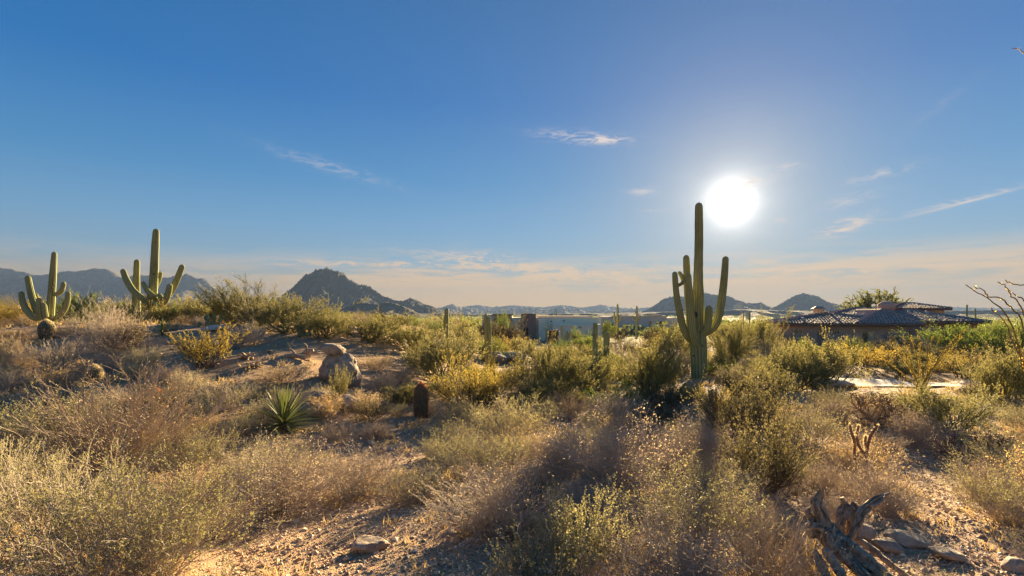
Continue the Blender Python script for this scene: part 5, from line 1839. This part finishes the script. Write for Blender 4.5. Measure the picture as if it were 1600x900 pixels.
# ------------------------------------------------------------------ plants the photograph shows one by one
# (kind, px, foot row, width px, height px, fixed depth or None, label)
LIST = [
    ('wispy', 366, 505, 96, 70, 29, 'wispy open palo verde on the mound skyline, right of the low stone wall'),
    ('palo_verde', 452, 545, 150, 92, 24, 'largest feathery palo verde on the mound, overlapping the left foot of the butte'),
    ('palo_verde', 508, 562, 96, 80, 23, 'yellow-green palo verde low against the right side of the largest mound palo verde'),
    ('palo_verde', 578, 575, 118, 88, 25, 'dense green palo verde behind the balanced rock'),
    ('palo_verde', 640, 570, 90, 66, 27, 'palo verde between the balanced rock and the short saguaro column'),
    ('palo_verde', 690, 580, 120, 66, 22, 'rounded palo verde at the foot of the short saguaro column left of centre'),
    ('palo_verde', 722, 548, 74, 50, 34, 'palo verde just right of the short saguaro column left of centre'),
    ('green_tree', 124, 500, 74, 46, 34, 'bright green mesquite right behind the leftmost saguaro'),
    ('green_tree', 192, 500, 60, 32, 38, 'green mesquite peeking over the grey bush left of the many-armed saguaro'),
    ('green_tree', 264, 497, 34, 30, 34, 'bright green bush behind the right side of the many-armed saguaro'),
    ('dry_bush', 172, 530, 100, 62, 20, 'big silvery dry bush left of the many-armed saguaro'),
    ('dark_bush', 205, 528, 46, 34, 20.5, 'dark bush between the big silvery bush and the many-armed saguaro'),
    ('creosote', 322, 580, 92, 72, 16.5, 'spreading yellow-leaved bush on the mound below the many-armed saguaro'),
    ('bare_bush', 88, 580, 96, 52, None, 'pale pinkish bare bush in the shade at the foot of the mound on the left'),
    ('dry_bush', 150, 584, 74, 36, None, 'rusty low bush right of the pale pinkish bush on the left slope'),
    ('dry_bush', 382, 528, 62, 30, 21, 'pinkish dry bush under the wispy palo verde'),
    ('straw_bush', 22, 526, 60, 16, 22, 'straw-coloured bush at the left edge below the garden wall'),
    ('straw_bush', 104, 526, 60, 18, 23, 'straw-coloured bush just right of the dark barrel cactus'),
    ('straw_bush', 15, 545, 60, 24, 18, 'low straw bush at the left edge beside the shaded path'),
    ('dry_bush', 560, 505, 40, 14, 45, 'small dry bush in the gap under the butte'),
    ('straw_bush', 440, 600, 90, 34, None, 'dry bush on the shaded foot of the mound left of the balanced rock'),
    ('green_bush', 528, 614, 34, 46, 14.6, 'young green bush growing against the face of the upright boulder'),
    ('dry_bush', 600, 614, 56, 36, None, 'dark dry bush right of the upright boulder'),
    ('straw_bush', 590, 575, 60, 22, None, 'golden grass-like bush on the sunlit dirt right of the cap rock'),
    ('straw_bush', 628, 600, 60, 28, None, 'golden bush in the open above the tall barrel cactus'),
    ('straw_bush', 508, 652, 60, 40, None, 'dry golden bush in front of the boulders beside the yucca'),
    ('creosote', 738, 646, 112, 88, None, 'orange-yellow leafy bush just right of the tall barrel cactus'),
    ('creosote', 760, 640, 60, 60, None, 'smaller yellow bush on the right shoulder of the orange-yellow bush'),
    ('brittlebush', 708, 690, 84, 34, None, 'leafy brittlebush in front of the tall barrel cactus'),
    ('brittlebush', 345, 640, 100, 46, None, 'olive brittlebush left of the yucca'),
    ('palo_verde', 862, 598, 130, 68, 21, 'bushy palo verde in the centre, in front of the pale house'),
    ('palo_verde', 932, 592, 84, 40, 24.5, 'palo verde wrapped round the foot of the pair of saguaro columns'),
    ('palo_verde', 1014, 598, 104, 74, 22, 'rounded palo verde between the saguaro pair and the tall saguaro'),
    ('palo_verde', 1052, 560, 70, 55, 36, 'small palo verde just behind the left arm of the tall saguaro'),
    ('dark_tree', 1022, 535, 46, 30, 55, 'round dark bush in front of the mauve house, left of the tall saguaro'),
    ('dark_tree', 792, 540, 66, 46, 64, 'dark shade tree before the left wing of the pale house'),
    ('dark_tree', 762, 525, 40, 30, 70, 'dark tree at the left end of the pale house'),
    ('green_tree', 785, 500, 26, 14, 75, 'light-topped shrub above the dark shade tree by the pale house'),
    ('green_tree', 905, 528, 36, 18, 62, 'dark green bush at the right end of the pale house wall'),
    ('green_tree', 950, 516, 22, 18, 84, 'bright green bush filling the gap between the pale house and the mauve house'),
    ('palo_verde', 1190, 545, 66, 56, 42, 'tall rounded palo verde right of the tall saguaro, left of the tiled house'),
    ('palo_verde', 1140, 560, 76, 60, 34, 'palo verde close right of the tall saguaro'),
    ('palo_verde', 1240, 600, 130, 62, 24, 'broad grey-green palo verde under the left end of the tiled house'),
    ('palo_verde', 1284, 596, 110, 74, 25, 'silvery tree-like palo verde in front of the left windows of the tiled house'),
    ('creosote', 1352, 582, 100, 46, 32, 'golden creosote bush in front of the wide window of the tiled house'),
    ('dark_tree', 1345, 548, 60, 22, 48, 'dark green bush hugging the wall of the tiled house'),
    ('dark_tree', 1402, 555, 70, 34, 46, 'dark bush in front of the recess of the tiled house'),
    ('green_tree', 1520, 560, 150, 58, 40, 'wide green mesquite covering the right end of the tiled house'),
    ('green_tree', 1590, 560, 110, 62, 36, 'green mesquite at the right edge behind the near ocotillo'),
    ('creosote', 1510, 590, 120, 46, 28, 'golden creosote bush right of the fan-shaped ocotillo'),
    ('round_tree', 1370, 500, 92, 50, 92, 'round-crowned tree rising behind the tiled house roof'),
    ('palo_verde', 1578, 650, 120, 112, 17, 'grey-green palo verde at the right edge below the near ocotillo'),
    ('palo_verde', 1478, 676, 150, 74, None, 'large yellow-green palo verde at right below the fan-shaped ocotillo'),
    ('dry_bush', 1436, 700, 86, 60, None, 'grey dry bush in front of the large yellow-green palo verde at right'),
    ('dark_bush', 1160, 690, 150, 105, None, 'dark upright bush directly right of the foot of the tall saguaro'),
    ('dark_bush', 1200, 772, 150, 125, None, 'darkest dense bush, behind the boulder right of centre'),
    ('creosote', 1112, 655, 60, 55, None, 'sparse yellow-leaved bush at the foot of the tall saguaro'),
    ('dark_bush', 1040, 650, 70, 50, None, 'dark dry bush left below the foot of the tall saguaro'),
    ('bare_bush', 890, 655, 80, 46, None, 'dark arching bare bush at the edge of the small dirt patch in the centre'),
    ('dry_bush', 960, 665, 110, 50, None, 'violet-grey dry bush in the centre, below the pair of saguaro columns'),
    ('brittlebush', 1270, 700, 110, 70, None, 'golden brittlebush left of the staghorn cholla'),
    ('brittlebush', 800, 690, 130, 70, None, 'olive-gold brittlebush in the centre, right of the orange-yellow bush'),
    # foreground
    ('bare_bush', 185, 740, 260, 172, None, 'large pale leafless bush with fanned branches at left'),
    ('brittlebush', 60, 705, 200, 90, None, 'broad golden brittlebush at the left edge, behind the large leafless bush'),
    ('brittlebush', 240, 892, 345, 178, None, 'biggest golden brittlebush in the lower left foreground'),
    ('brittlebush', 70, 870, 260, 160, None, 'brittlebush in the lower left corner'),
    ('brittlebush', -10, 820, 200, 130, None, 'brittlebush cut by the left edge above the corner'),
    ('brittlebush', 150, 930, 320, 125, None, 'shaded brittlebush at the bottom edge near the lower left corner'),
    ('brittlebush', 300, 745, 130, 80, None, 'brittlebush between the large leafless bush and the grey foreground bush'),
    ('dry_bush', 440, 795, 210, 110, None, 'wide silvery grey bush behind the open gravel'),
    ('dry_bush', 560, 772, 150, 76, None, 'grey-violet dry bush at the top of the open gravel'),
    ('brittlebush', 650, 786, 110, 58, None, 'small leafy brittlebush above the lone foreground rock'),
    ('dry_bush', 770, 830, 220, 96, None, 'broad dry grey bush right of the lone foreground rock'),
    ('brittlebush', 750, 745, 150, 66, None, 'yellow-tipped brittlebush in the centre foreground'),
    ('dry_bush', 965, 770, 230, 130, None, 'large dry bush in the centre right foreground, below the tall saguaro'),
    ('dry_bush', 1085, 730, 140, 80, None, 'dry bush touching the left side of the darkest bush'),
    ('leafy_weed', 905, 905, 150, 135, None, 'leafy upright bush at the bottom centre, left of two'),
    ('leafy_weed', 835, 935, 150, 100, None, 'low leafy bush at the bottom edge just left of the upright leafy bush'),
    ('brittlebush', 1080, 860, 230, 130, None, 'golden brittlebush in the lower centre right, behind the pale twigs'),
    ('dry_bush', 1050, 930, 250, 120, None, 'dry tangled bush at the bottom edge, right of the leafy bush'),
    ('bare_bush', 1195, 925, 170, 130, None, 'pale tangled twig bush at the bottom edge, left of the stump'),
    ('dry_bush', 1385, 805, 140, 92, None, 'dry grey bush standing right behind the stump'),
    ('brittlebush', 1572, 818, 160, 95, None, 'wide golden brittlebush on the right beyond the gravel'),
    ('brittlebush', 1600, 760, 140, 70, None, 'brittlebush cut by the right edge'),
    ('dry_bush', 1290, 775, 90, 60, None, 'small dry bush between the darkest bush and the stump'),
]
for (kind, px, py, w, h, Y, lab) in LIST:
    if Y is not None:
        plant(kind, lab, px, py, w, h, Y=Y)
    else:
        plant(kind, lab, px, py, w, h)


def inpoly(x, y, poly):
    c = False
    n = len(poly)
    for i in range(n):
        x1, y1 = poly[i]
        x2, y2 = poly[i - 1]
        if (y1 > y) != (y2 > y) and x < (x2 - x1) * (y - y1) / (y2 - y1) + x1:
            c = not c
    return c


BARE = [
    [(335, 960), (350, 850), (430, 800), (560, 782), (640, 800), (700, 838), (790, 850), (770, 960)],
    [(0, 540), (180, 548), (280, 530), (350, 520), (430, 520), (640, 560), (660, 600), (600, 600), (520, 612), (420, 600), (330, 590), (200, 566), (0, 562)],
    [(1370, 680), (1440, 680), (1545, 740), (1510, 780), (1600, 850), (1640, 870), (1640, 960), (1380, 960), (1330, 870), (1320, 820), (1450, 810), (1450, 770), (1390, 740)],
    [(835, 672), (905, 660), (910, 688), (850, 700)],
    [(480, 700), (620, 690), (770, 820), (700, 850), (560, 800)],
    [(470, 655), (560, 652), (590, 668), (500, 680)],
    [(1240, 590), (1450, 590), (1460, 614), (1240, 612)],
    [(1240, 820), (1420, 820), (1440, 960), (1250, 960)],
]
LAND = [(1092, 592, 'the tall saguaro'), (236, 506, 'the many-armed saguaro'), (76, 499, 'the leftmost saguaro'), (658, 652, 'the tall barrel cactus'),
        (443, 672, 'the yucca'), (530, 598, 'the balanced rock'), (577, 860, 'the lone foreground rock'), (1335, 850, 'the stump'),
        (1346, 752, 'the two-stemmed cholla'), (1366, 664, 'the staghorn cholla'), (1440, 612, 'the fan-shaped ocotillo'), (938, 566, 'the pair of saguaro columns'),
        (1300, 603, 'the white boulder'), (718, 655, 'the orange-yellow bush'), (185, 740, 'the large leafless bush'), (1200, 772, 'the darkest bush'),
        (785, 566, 'the granite outcrop'), (868, 530, 'the pale green house'), (1000, 512, 'the mauve house'), (1320, 545, 'the tiled house'),
        (147, 594, 'the small round barrel cactus'), (697, 540, 'the short saguaro column'), (762, 548, 'the two saguaro columns'), (452, 545, 'the largest mound palo verde'),
        (1478, 676, 'the large palo verde at right'), (965, 770, 'the large dry centre bush'), (440, 795, 'the wide silvery bush'), (88, 580, 'the pale pinkish bush'),
        (1595, 680, 'the right edge'), (5, 640, 'the left edge'), (384, 560, 'the heap of dead roots'), (1486, 872, 'the lone slab rock')]
ADJ = {'brittlebush': 'olive-gold bush', 'dry_bush': 'silvery dry bush', 'bare_bush': 'pale bare-twigged bush', 'straw_bush': 'straw-coloured bush', 'dark_bush': 'dark-leaved bush',
       'creosote': 'yellowish creosote bush', 'green_bush': 'green upright bush', 'palo_verde': 'feathery palo verde', 'wispy': 'thin wispy palo verde', 'dark_tree': 'dark green tree', 'green_tree': 'leafy green mesquite',
       'leafy_weed': 'leafy bush', 'grass_tuft': 'tuft of dry grass'}
USED = {}


def auto_label(kind, px, py, wpx):
    size = 'tiny' if wpx < 22 else 'small' if wpx < 48 else 'medium-sized' if wpx < 90 else 'broad' if wpx < 150 else 'very broad'
    ls = sorted(LAND, key=lambda q: math.hypot((q[0] - px), (q[1] - py) * 1.8))

    def rel(q):
        dx, dy = px - q[0], (py - q[1]) * 1.8
        a = math.degrees(math.atan2(dy, dx))
        w = ('right of', 'in front and right of', 'in front of', 'in front and left of', 'left of', 'behind and left of', 'behind', 'behind and right of')[int(((a + 22.5) % 360) // 45)]
        dd = math.hypot(dx, dy)
        return ('close ' if dd < 45 else '' if dd < 130 else 'well ') + w + ' ' + q[2]
    base = f'{size} {ADJ[kind]} {rel(ls[0])}'
    if base not in USED:
        USED[base] = 1
        return base
    for q in ls[1:4]:
        b2 = f'{base}, {rel(q)}'
        if len(b2.split()) <= 16 and b2 not in USED:
            USED[b2] = 1
            return b2
    for i in range(7):
        for j in range(i + 1, 9):
            b2 = f'{size} {ADJ[kind]} between {ls[i][2]} and {ls[j][2]}'
            if len(b2.split()) <= 16 and b2 not in USED:
                USED[b2] = 1
                return b2
    for q in ls[1:12]:
        for e in ('towards', 'on the side facing', 'nearly in line with'):
            b2 = f'{size} {ADJ[kind]} {rel(ls[0])}, {e} {q[2]}'
            if len(b2.split()) <= 16 and b2 not in USED:
                USED[b2] = 1
                return b2
    return base


def fits(x, y, w, f=0.36):
    for p in PLACED:
        if math.hypot(p[3] - x, p[4] - y) < f * (p[5] + w):
            return False
    return True


PROTECT = [(1078, 530, 1108, 592, 22), (645, 593, 672, 650, 9.5), (500, 533, 564, 600, 15), (408, 598, 482, 668, 9), (468, 605, 572, 645, 11), (920, 502, 958, 552, 26),
           (752, 486, 945, 522, 80), (945, 488, 1062, 508, 120), (1221, 470, 1480, 530, 55), (185, 355, 292, 505, 24), (28, 390, 112, 500, 24), (58, 498, 88, 529, 17), (134, 570, 160, 592, 12),
           (1372, 512, 1502, 600, 15), (1322, 660, 1374, 748, 6.5), (1322, 618, 1408, 662, 10), (1250, 760, 1440, 900, 4.4), (545, 830, 610, 862, 5), (1338, 812, 1525, 892, 4.2), (754, 488, 771, 538, 28),
           (691, 480, 703, 512, 28), (854, 506, 894, 526, 55), (1250, 588, 1445, 606, 15), (745, 548, 828, 566, 18), (340, 528, 500, 582, 15), (300, 505, 360, 560, 15), (958, 474, 1002, 505, 90), (465, 415, 700, 486, 500), (90, 590, 290, 715, 7)]


PROTECT = [(a, b, c, d_, (at((a + c) / 2, d_).y - 0.3 if D_ < 24 else D_)) for a, b, c, d_, D_ in PROTECT]


def hides(px, py, w, h, Y):
    for a, b, c, d_, D_ in PROTECT:
        if Y < D_ and px + w * 0.45 > a and px - w * 0.45 < c and py > b and py - h * 1.05 < d_:
            return True
    return False


def fill(n, Y0, Y1, p0, p1, kinds, w0, w1, asp=(0.5, 0.8), f=0.36, tries=40, maxpx=None, group=None):
    made = 0
    for _ in range(n * tries):
        if made >= n:
            break
        Y = math.exp(prng.uniform(math.log(Y0), math.log(Y1)))
        px = prng.uniform(p0, p1)
        x = (px - 800) / F * Y
        z = float(H(x, Y))
        py = HY + (E - z) / F * Y if False else HY + (E - z) * F / Y
        if any(inpoly(px, py, b) for b in BARE):
            continue
        w = prng.uniform(w0, w1)
        if not fits(x, Y, w, f):
            continue
        kind = prng.choice(kinds)
        h = w * prng.uniform(*asp)
        if hides(px, py, w * F / Y, h * F / Y, Y):
            continue
        g0 = {'brittlebush': 'leafy bushes of the desert slope', 'dry_bush': 'dry bushes of the desert slope'}.get(kind, 'scattered desert shrubs')
        r = plant_at(kind, auto_label(kind, px, py, w * F / Y), x, Y, w, h, group=g0)
        made += 1
    return made


GRP = {'brittlebush': 'leafy bushes of the desert slope', 'dry_bush': 'dry bushes of the desert slope'}
A = fill(40, 3.4, 7, -160, 1760, ['brittlebush', 'dry_bush', 'brittlebush', 'dry_bush', 'straw_bush'], 0.5, 0.9, (0.4, 0.6), 0.42)
B = fill(130, 7, 16, -120, 1720, ['brittlebush', 'dry_bush', 'brittlebush', 'brittlebush', 'straw_bush', 'dry_bush', 'dark_bush', 'bare_bush'], 0.8, 1.5, (0.4, 0.62), 0.36)
C_ = fill(130, 16, 34, 380, 1720, ['brittlebush', 'creosote', 'palo_verde', 'palo_verde', 'palo_verde', 'wispy', 'dry_bush', 'green_bush', 'dark_tree', 'green_tree'], 1.0, 3.0, (0.36, 0.6), 0.36)
C2 = fill(26, 15, 34, -150, 400, ['straw_bush', 'dry_bush', 'brittlebush'], 0.8, 1.3, (0.4, 0.6), 0.4)
D = fill(110, 34, 56, -100, 1750, ['palo_verde', 'palo_verde', 'green_tree', 'creosote', 'dark_tree', 'brittlebush'], 2.0, 4.2, (0.45, 0.62), 0.36)
G = fill(70, 62, 115, -100, 1750, ['palo_verde', 'dark_tree', 'green_tree', 'palo_verde'], 3.0, 6.0, (0.45, 0.6), 0.45)
print('fill', A, B, C_, C2, D, G, 'plants', len(PLACED))


# ------------------------------------------------------------------ stuff: grass, gravel, far scrub
def stuff_grass():
    rng = np.random.default_rng(77)
    n = 3600
    Y = np.exp(rng.uniform(math.log(3.2), math.log(34), n * 2))
    px = rng.uniform(-80, 1680, n * 2)
    X = (px - 800) / F * Y
    Z = H(X, Y)
    py = HY + (E - Z) * F / Y
    dens = fbm(X * 0.7, Y * 0.7, 3, 5)
    keep = dens > -0.15
    for poly in BARE[:1] + BARE[2:3] + BARE[5:6]:
        k = np.array([inpoly(a, b, poly) for a, b in zip(px, py)])
        keep &= ~k | (rng.uniform(size=len(k)) < 0.12)
    k = np.array([inpoly(a, b, BARE[1]) for a, b in zip(px, py)])
    keep &= ~k | (rng.uniform(size=len(k)) < 0.25)
    i = np.where(keep)[0][:n]
    X, Y, Z = X[i], Y[i], Z[i]
    nb = 16
    c = np.repeat(np.stack([X, Y, Z - 0.01], -1), nb, 0)
    m = len(c)
    c[:, :2] += rng.normal(0, 0.05, (m, 2)) * np.repeat(1 + Y / 20, nb)[:, None]
    L = rng.uniform(0.05, 0.20, m) * np.repeat(rng.uniform(.6, 1.3, len(X)) * (0.75 + Y / 40), nb)
    d_ = rng.normal(0, 0.55, (m, 3))
    d_[:, 2] = 1
    d_ = nrm(d_)
    sd = nrm(np.cross(d_, rng.normal(size=(m, 3))))
    wv = (0.0022 * (1 + np.repeat(Y, nb) / 5))[:, None]
    b2 = d_ + rng.normal(0, .35, (m, 3))
    mid = c + d_ * L[:, None] * 0.55
    V = np.stack([c - sd * wv, c + sd * wv, mid + sd * wv * .8, c + (d_ * .5 + b2 * .5) * L[:, None], mid - sd * wv * .8], 1).reshape(-1, 3)
    q = np.arange(m) * 5
    Q = np.stack([q, q + 1, q + 2, q + 4], -1)
    T = np.stack([q + 4, q + 2, q + 3], -1)
    v = rng.uniform(0, 1, m)
    tag(link('dry_grass', mesh('dry_grass', V, Q, T, v, v, mat=M['leaf_straw'])), kind='stuff')


stuff_grass()


def stuff_litter():
    rng = np.random.default_rng(177)
    n = 9000
    Y = np.exp(rng.uniform(math.log(3.2), math.log(28), n))
    px = rng.uniform(-60, 1660, n)
    X = (px - 800) / F * Y
    Z = H(X, Y)
    a = rng.uniform(0, PI, n)
    L = rng.uniform(0.03, 0.16, n) * (0.8 + Y / 14)
    dx, dy = np.cos(a) * L / 2, np.sin(a) * L / 2
    w = (0.0022 * (1 + Y / 7))[:, None, None]
    bend = rng.normal(0, 0.15, n) * L
    p0 = np.stack([X - dx, Y - dy, H(X - dx, Y - dy) + 0.006], -1)
    p1 = np.stack([X - dy / L * bend, Y + dx / L * bend, Z + 0.012 + rng.uniform(0, .02, n)], -1)
    p2 = np.stack([X + dx, Y + dy, H(X + dx, Y + dy) + 0.006 + rng.uniform(0, .03, n)], -1)
    Pp = np.stack([p0, p1, p2], 1)
    R = np.repeat(w[:, :, 0], 3, 1) * np.array([1, .8, .4])
    V, Q = tubes(Pp, R, 3)
    v = np.repeat(rng.uniform(0, 1, n), 6)
    tag(link('twig_litter', mesh('twig_litter', V, Q, vq=v, mat=M['twig_grey'])), kind='stuff')
    # stones of the open mound
    n = 5000
    Y = rng.uniform(11, 30, n)
    X = rng.uniform(-1.0, -0.15, n) * Y
    Z = H(X, Y)
    s = np.exp(rng.normal(math.log(0.022), 0.5, n))
    base = np.array([[1, 0, 0], [0, 1, 0], [-1, 0, 0], [0, -1, 0], [0, 0, .6], [0, 0, -.6]], float)
    V = (base[None] * (1 + rng.uniform(-.35, .35, (n, 6, 1))) + rng.normal(0, .15, (n, 6, 3))) * s[:, None, None] + np.stack([X, Y, Z + s * .2], -1)[:, None]
    t = np.array([[0, 1, 4], [1, 2, 4], [2, 3, 4], [3, 0, 4], [1, 0, 5], [2, 1, 5], [3, 2, 5], [0, 3, 5]])
    T = (np.arange(n)[:, None, None] * 6 + t[None]).reshape(-1, 3)
    tag(link('mound_stones', mesh('mound_stones', V.reshape(-1, 3), None, T, vt=np.repeat(rng.uniform(0, 1, n), 8), mat=M['gravel'])), kind='stuff')


def gravel_mat():
    m, n, out = new_mat('gravel')
    a = n.node('ShaderNodeAttribute', attribute_name='v')
    col = n.ramp(a.outputs['Fac'], [(0.0, (0.22, 0.13, 0.08)), (0.3, (0.40, 0.26, 0.15)), (0.6, (0.54, 0.37, 0.225)), (0.85, (0.64, 0.48, 0.32)), (1.0, (0.74, 0.60, 0.44))])
    p = n.node('ShaderNodeBsdfPrincipled', {'Base Color': col, 'Roughness': 0.75, 'Specular IOR Level': 0.35})
    n.put(out.inputs[0], p.outputs[0])
    return m


M['gravel'] = gravel_mat()


def stuff_gravel():
    rng = np.random.default_rng(78)
    n = 52000
    Y = np.exp(rng.uniform(math.log(3.0), math.log(15), n))
    px = rng.uniform(-60, 1700, n)
    sel = rng.uniform(size=n)
    X = (px - 800) / F * Y
    Z = H(X, Y)
    py = HY + (E - Z) * F / Y
    inb = np.zeros(n, bool)
    for poly in BARE[:1] + BARE[2:3] + BARE[3:5] + BARE[6:7]:
        P_ = np.array(poly, float)
        c = np.zeros(n, bool)
        for i in range(len(P_)):
            x1, y1 = P_[i]
            x2, y2 = P_[i - 1]
            if y1 == y2:
                continue
            c ^= ((y1 > py) != (y2 > py)) & (px < (x2 - x1) * (py - y1) / (y2 - y1) + x1)
        inb |= c
    keep = inb | (sel < 0.38)
    X, Y, Z = X[keep], Y[keep], Z[keep]
    n = len(X)
    s = np.exp(rng.normal(math.log(0.010), 0.45, n)) * (0.75 + Y / 11)
    base = np.array([[1, 0, 0], [0, 1, 0], [-1, 0, 0], [0, -1, 0], [0, 0, 1], [0, 0, -1]], float)
    V = base[None] * (1 + rng.uniform(-.35, .35, (n, 6, 1)))
    V = V + rng.normal(0, .14, (n, 6, 3))
    a = rng.uniform(0, 2 * PI, n)
    ca_, sa = np.cos(a), np.sin(a)
    V = np.stack([V[:, :, 0] * ca_[:, None] - V[:, :, 1] * sa[:, None], V[:, :, 0] * sa[:, None] + V[:, :, 1] * ca_[:, None], V[:, :, 2] * 0.6], -1)
    V = V * s[:, None, None] * np.array([1.1, 1, 1])
    V += np.stack([X, Y, Z + s * 0.25], -1)[:, None]
    t = np.array([[0, 1, 4], [1, 2, 4], [2, 3, 4], [3, 0, 4], [1, 0, 5], [2, 1, 5], [3, 2, 5], [0, 3, 5]])
    T = (np.arange(n)[:, None, None] * 6 + t[None]).reshape(-1, 3)
    v = np.repeat(rng.uniform(0, 1, n), 8)
    tag(link('gravel', mesh('gravel', V.reshape(-1, 3), None, T, vt=v, mat=M['gravel'])), kind='stuff')


stuff_gravel()
stuff_litter()


def stuff_scrub():
    rng = np.random.default_rng(79)
    n = 5200
    Y = np.exp(rng.uniform(math.log(100), math.log(1900), n))
    px = rng.uniform(-300, 1900, n)
    X = (px - 800) / F * Y
    Z = H(X, Y)
    s = rng.uniform(1.6, 4.2, n) * (0.8 + Y / 900)
    s *= np.where(rng.uniform(size=n) < 0.12, 1.4, 1)
    nb = 34
    m = n * nb
    u = nrm(rng.normal(size=(m, 3)))
    rr = rng.uniform(0.35, 1, m) ** 0.5
    S_ = np.repeat(s, nb)
    c = np.stack([u[:, 0] * rr * S_, u[:, 1] * rr * S_ * .8, (0.35 + 0.55 * u[:, 2] * rr) * S_ * .85], -1) + np.repeat(np.stack([X, Y, Z], -1), nb, 0)
    d1 = nrm(rng.normal(size=(m, 3)))
    d2 = nrm(np.cross(d1, rng.normal(size=(m, 3))))
    q = (S_ * rng.uniform(.07, .20, m))[:, None]
    V = np.stack([c - d1 * q, c + d2 * q * .6, c + d1 * q, c - d2 * q * .6], 1).reshape(-1, 3)
    Q = np.arange(m * 4).reshape(-1, 4)
    v = np.clip(np.repeat(rng.uniform(0, 1, n), nb) + rng.normal(0, .12, m), 0, 1)
    tag(link('desert_scrub', mesh('desert_scrub', V, Q, vq=v, mat=M['leaf_far'])), kind='stuff')


stuff_scrub()

# ------------------------------------------------------------------ haze
HAZE = True
if HAZE:
    me = box_mesh('haze', [(-5200, 5200, -5200, 5200, -17, 245)], None)
    me.materials.clear()
    m = bpy.data.materials.new('haze')
    m.use_nodes = True
    m.node_tree.nodes.clear()
    n = NT(m.node_tree)
    out = n.node('ShaderNodeOutputMaterial')
    v = n.node('ShaderNodeVolumePrincipled', {'Color': (0.095, 0.145, 0.265, 1), 'Density': 2.0e-4, 'Anisotropy': 0.18})
    n.put(out.inputs['Volume'], v.outputs[0])
    me.materials.append(m)
    tag(link('haze', me), kind='stuff')
print('tris', sum(sum(len(p.vertices) - 2 for p in me.polygons) if len(me.polygons) < 1 else len(me.loops) - 2 * len(me.polygons) for me in bpy.data.meshes))
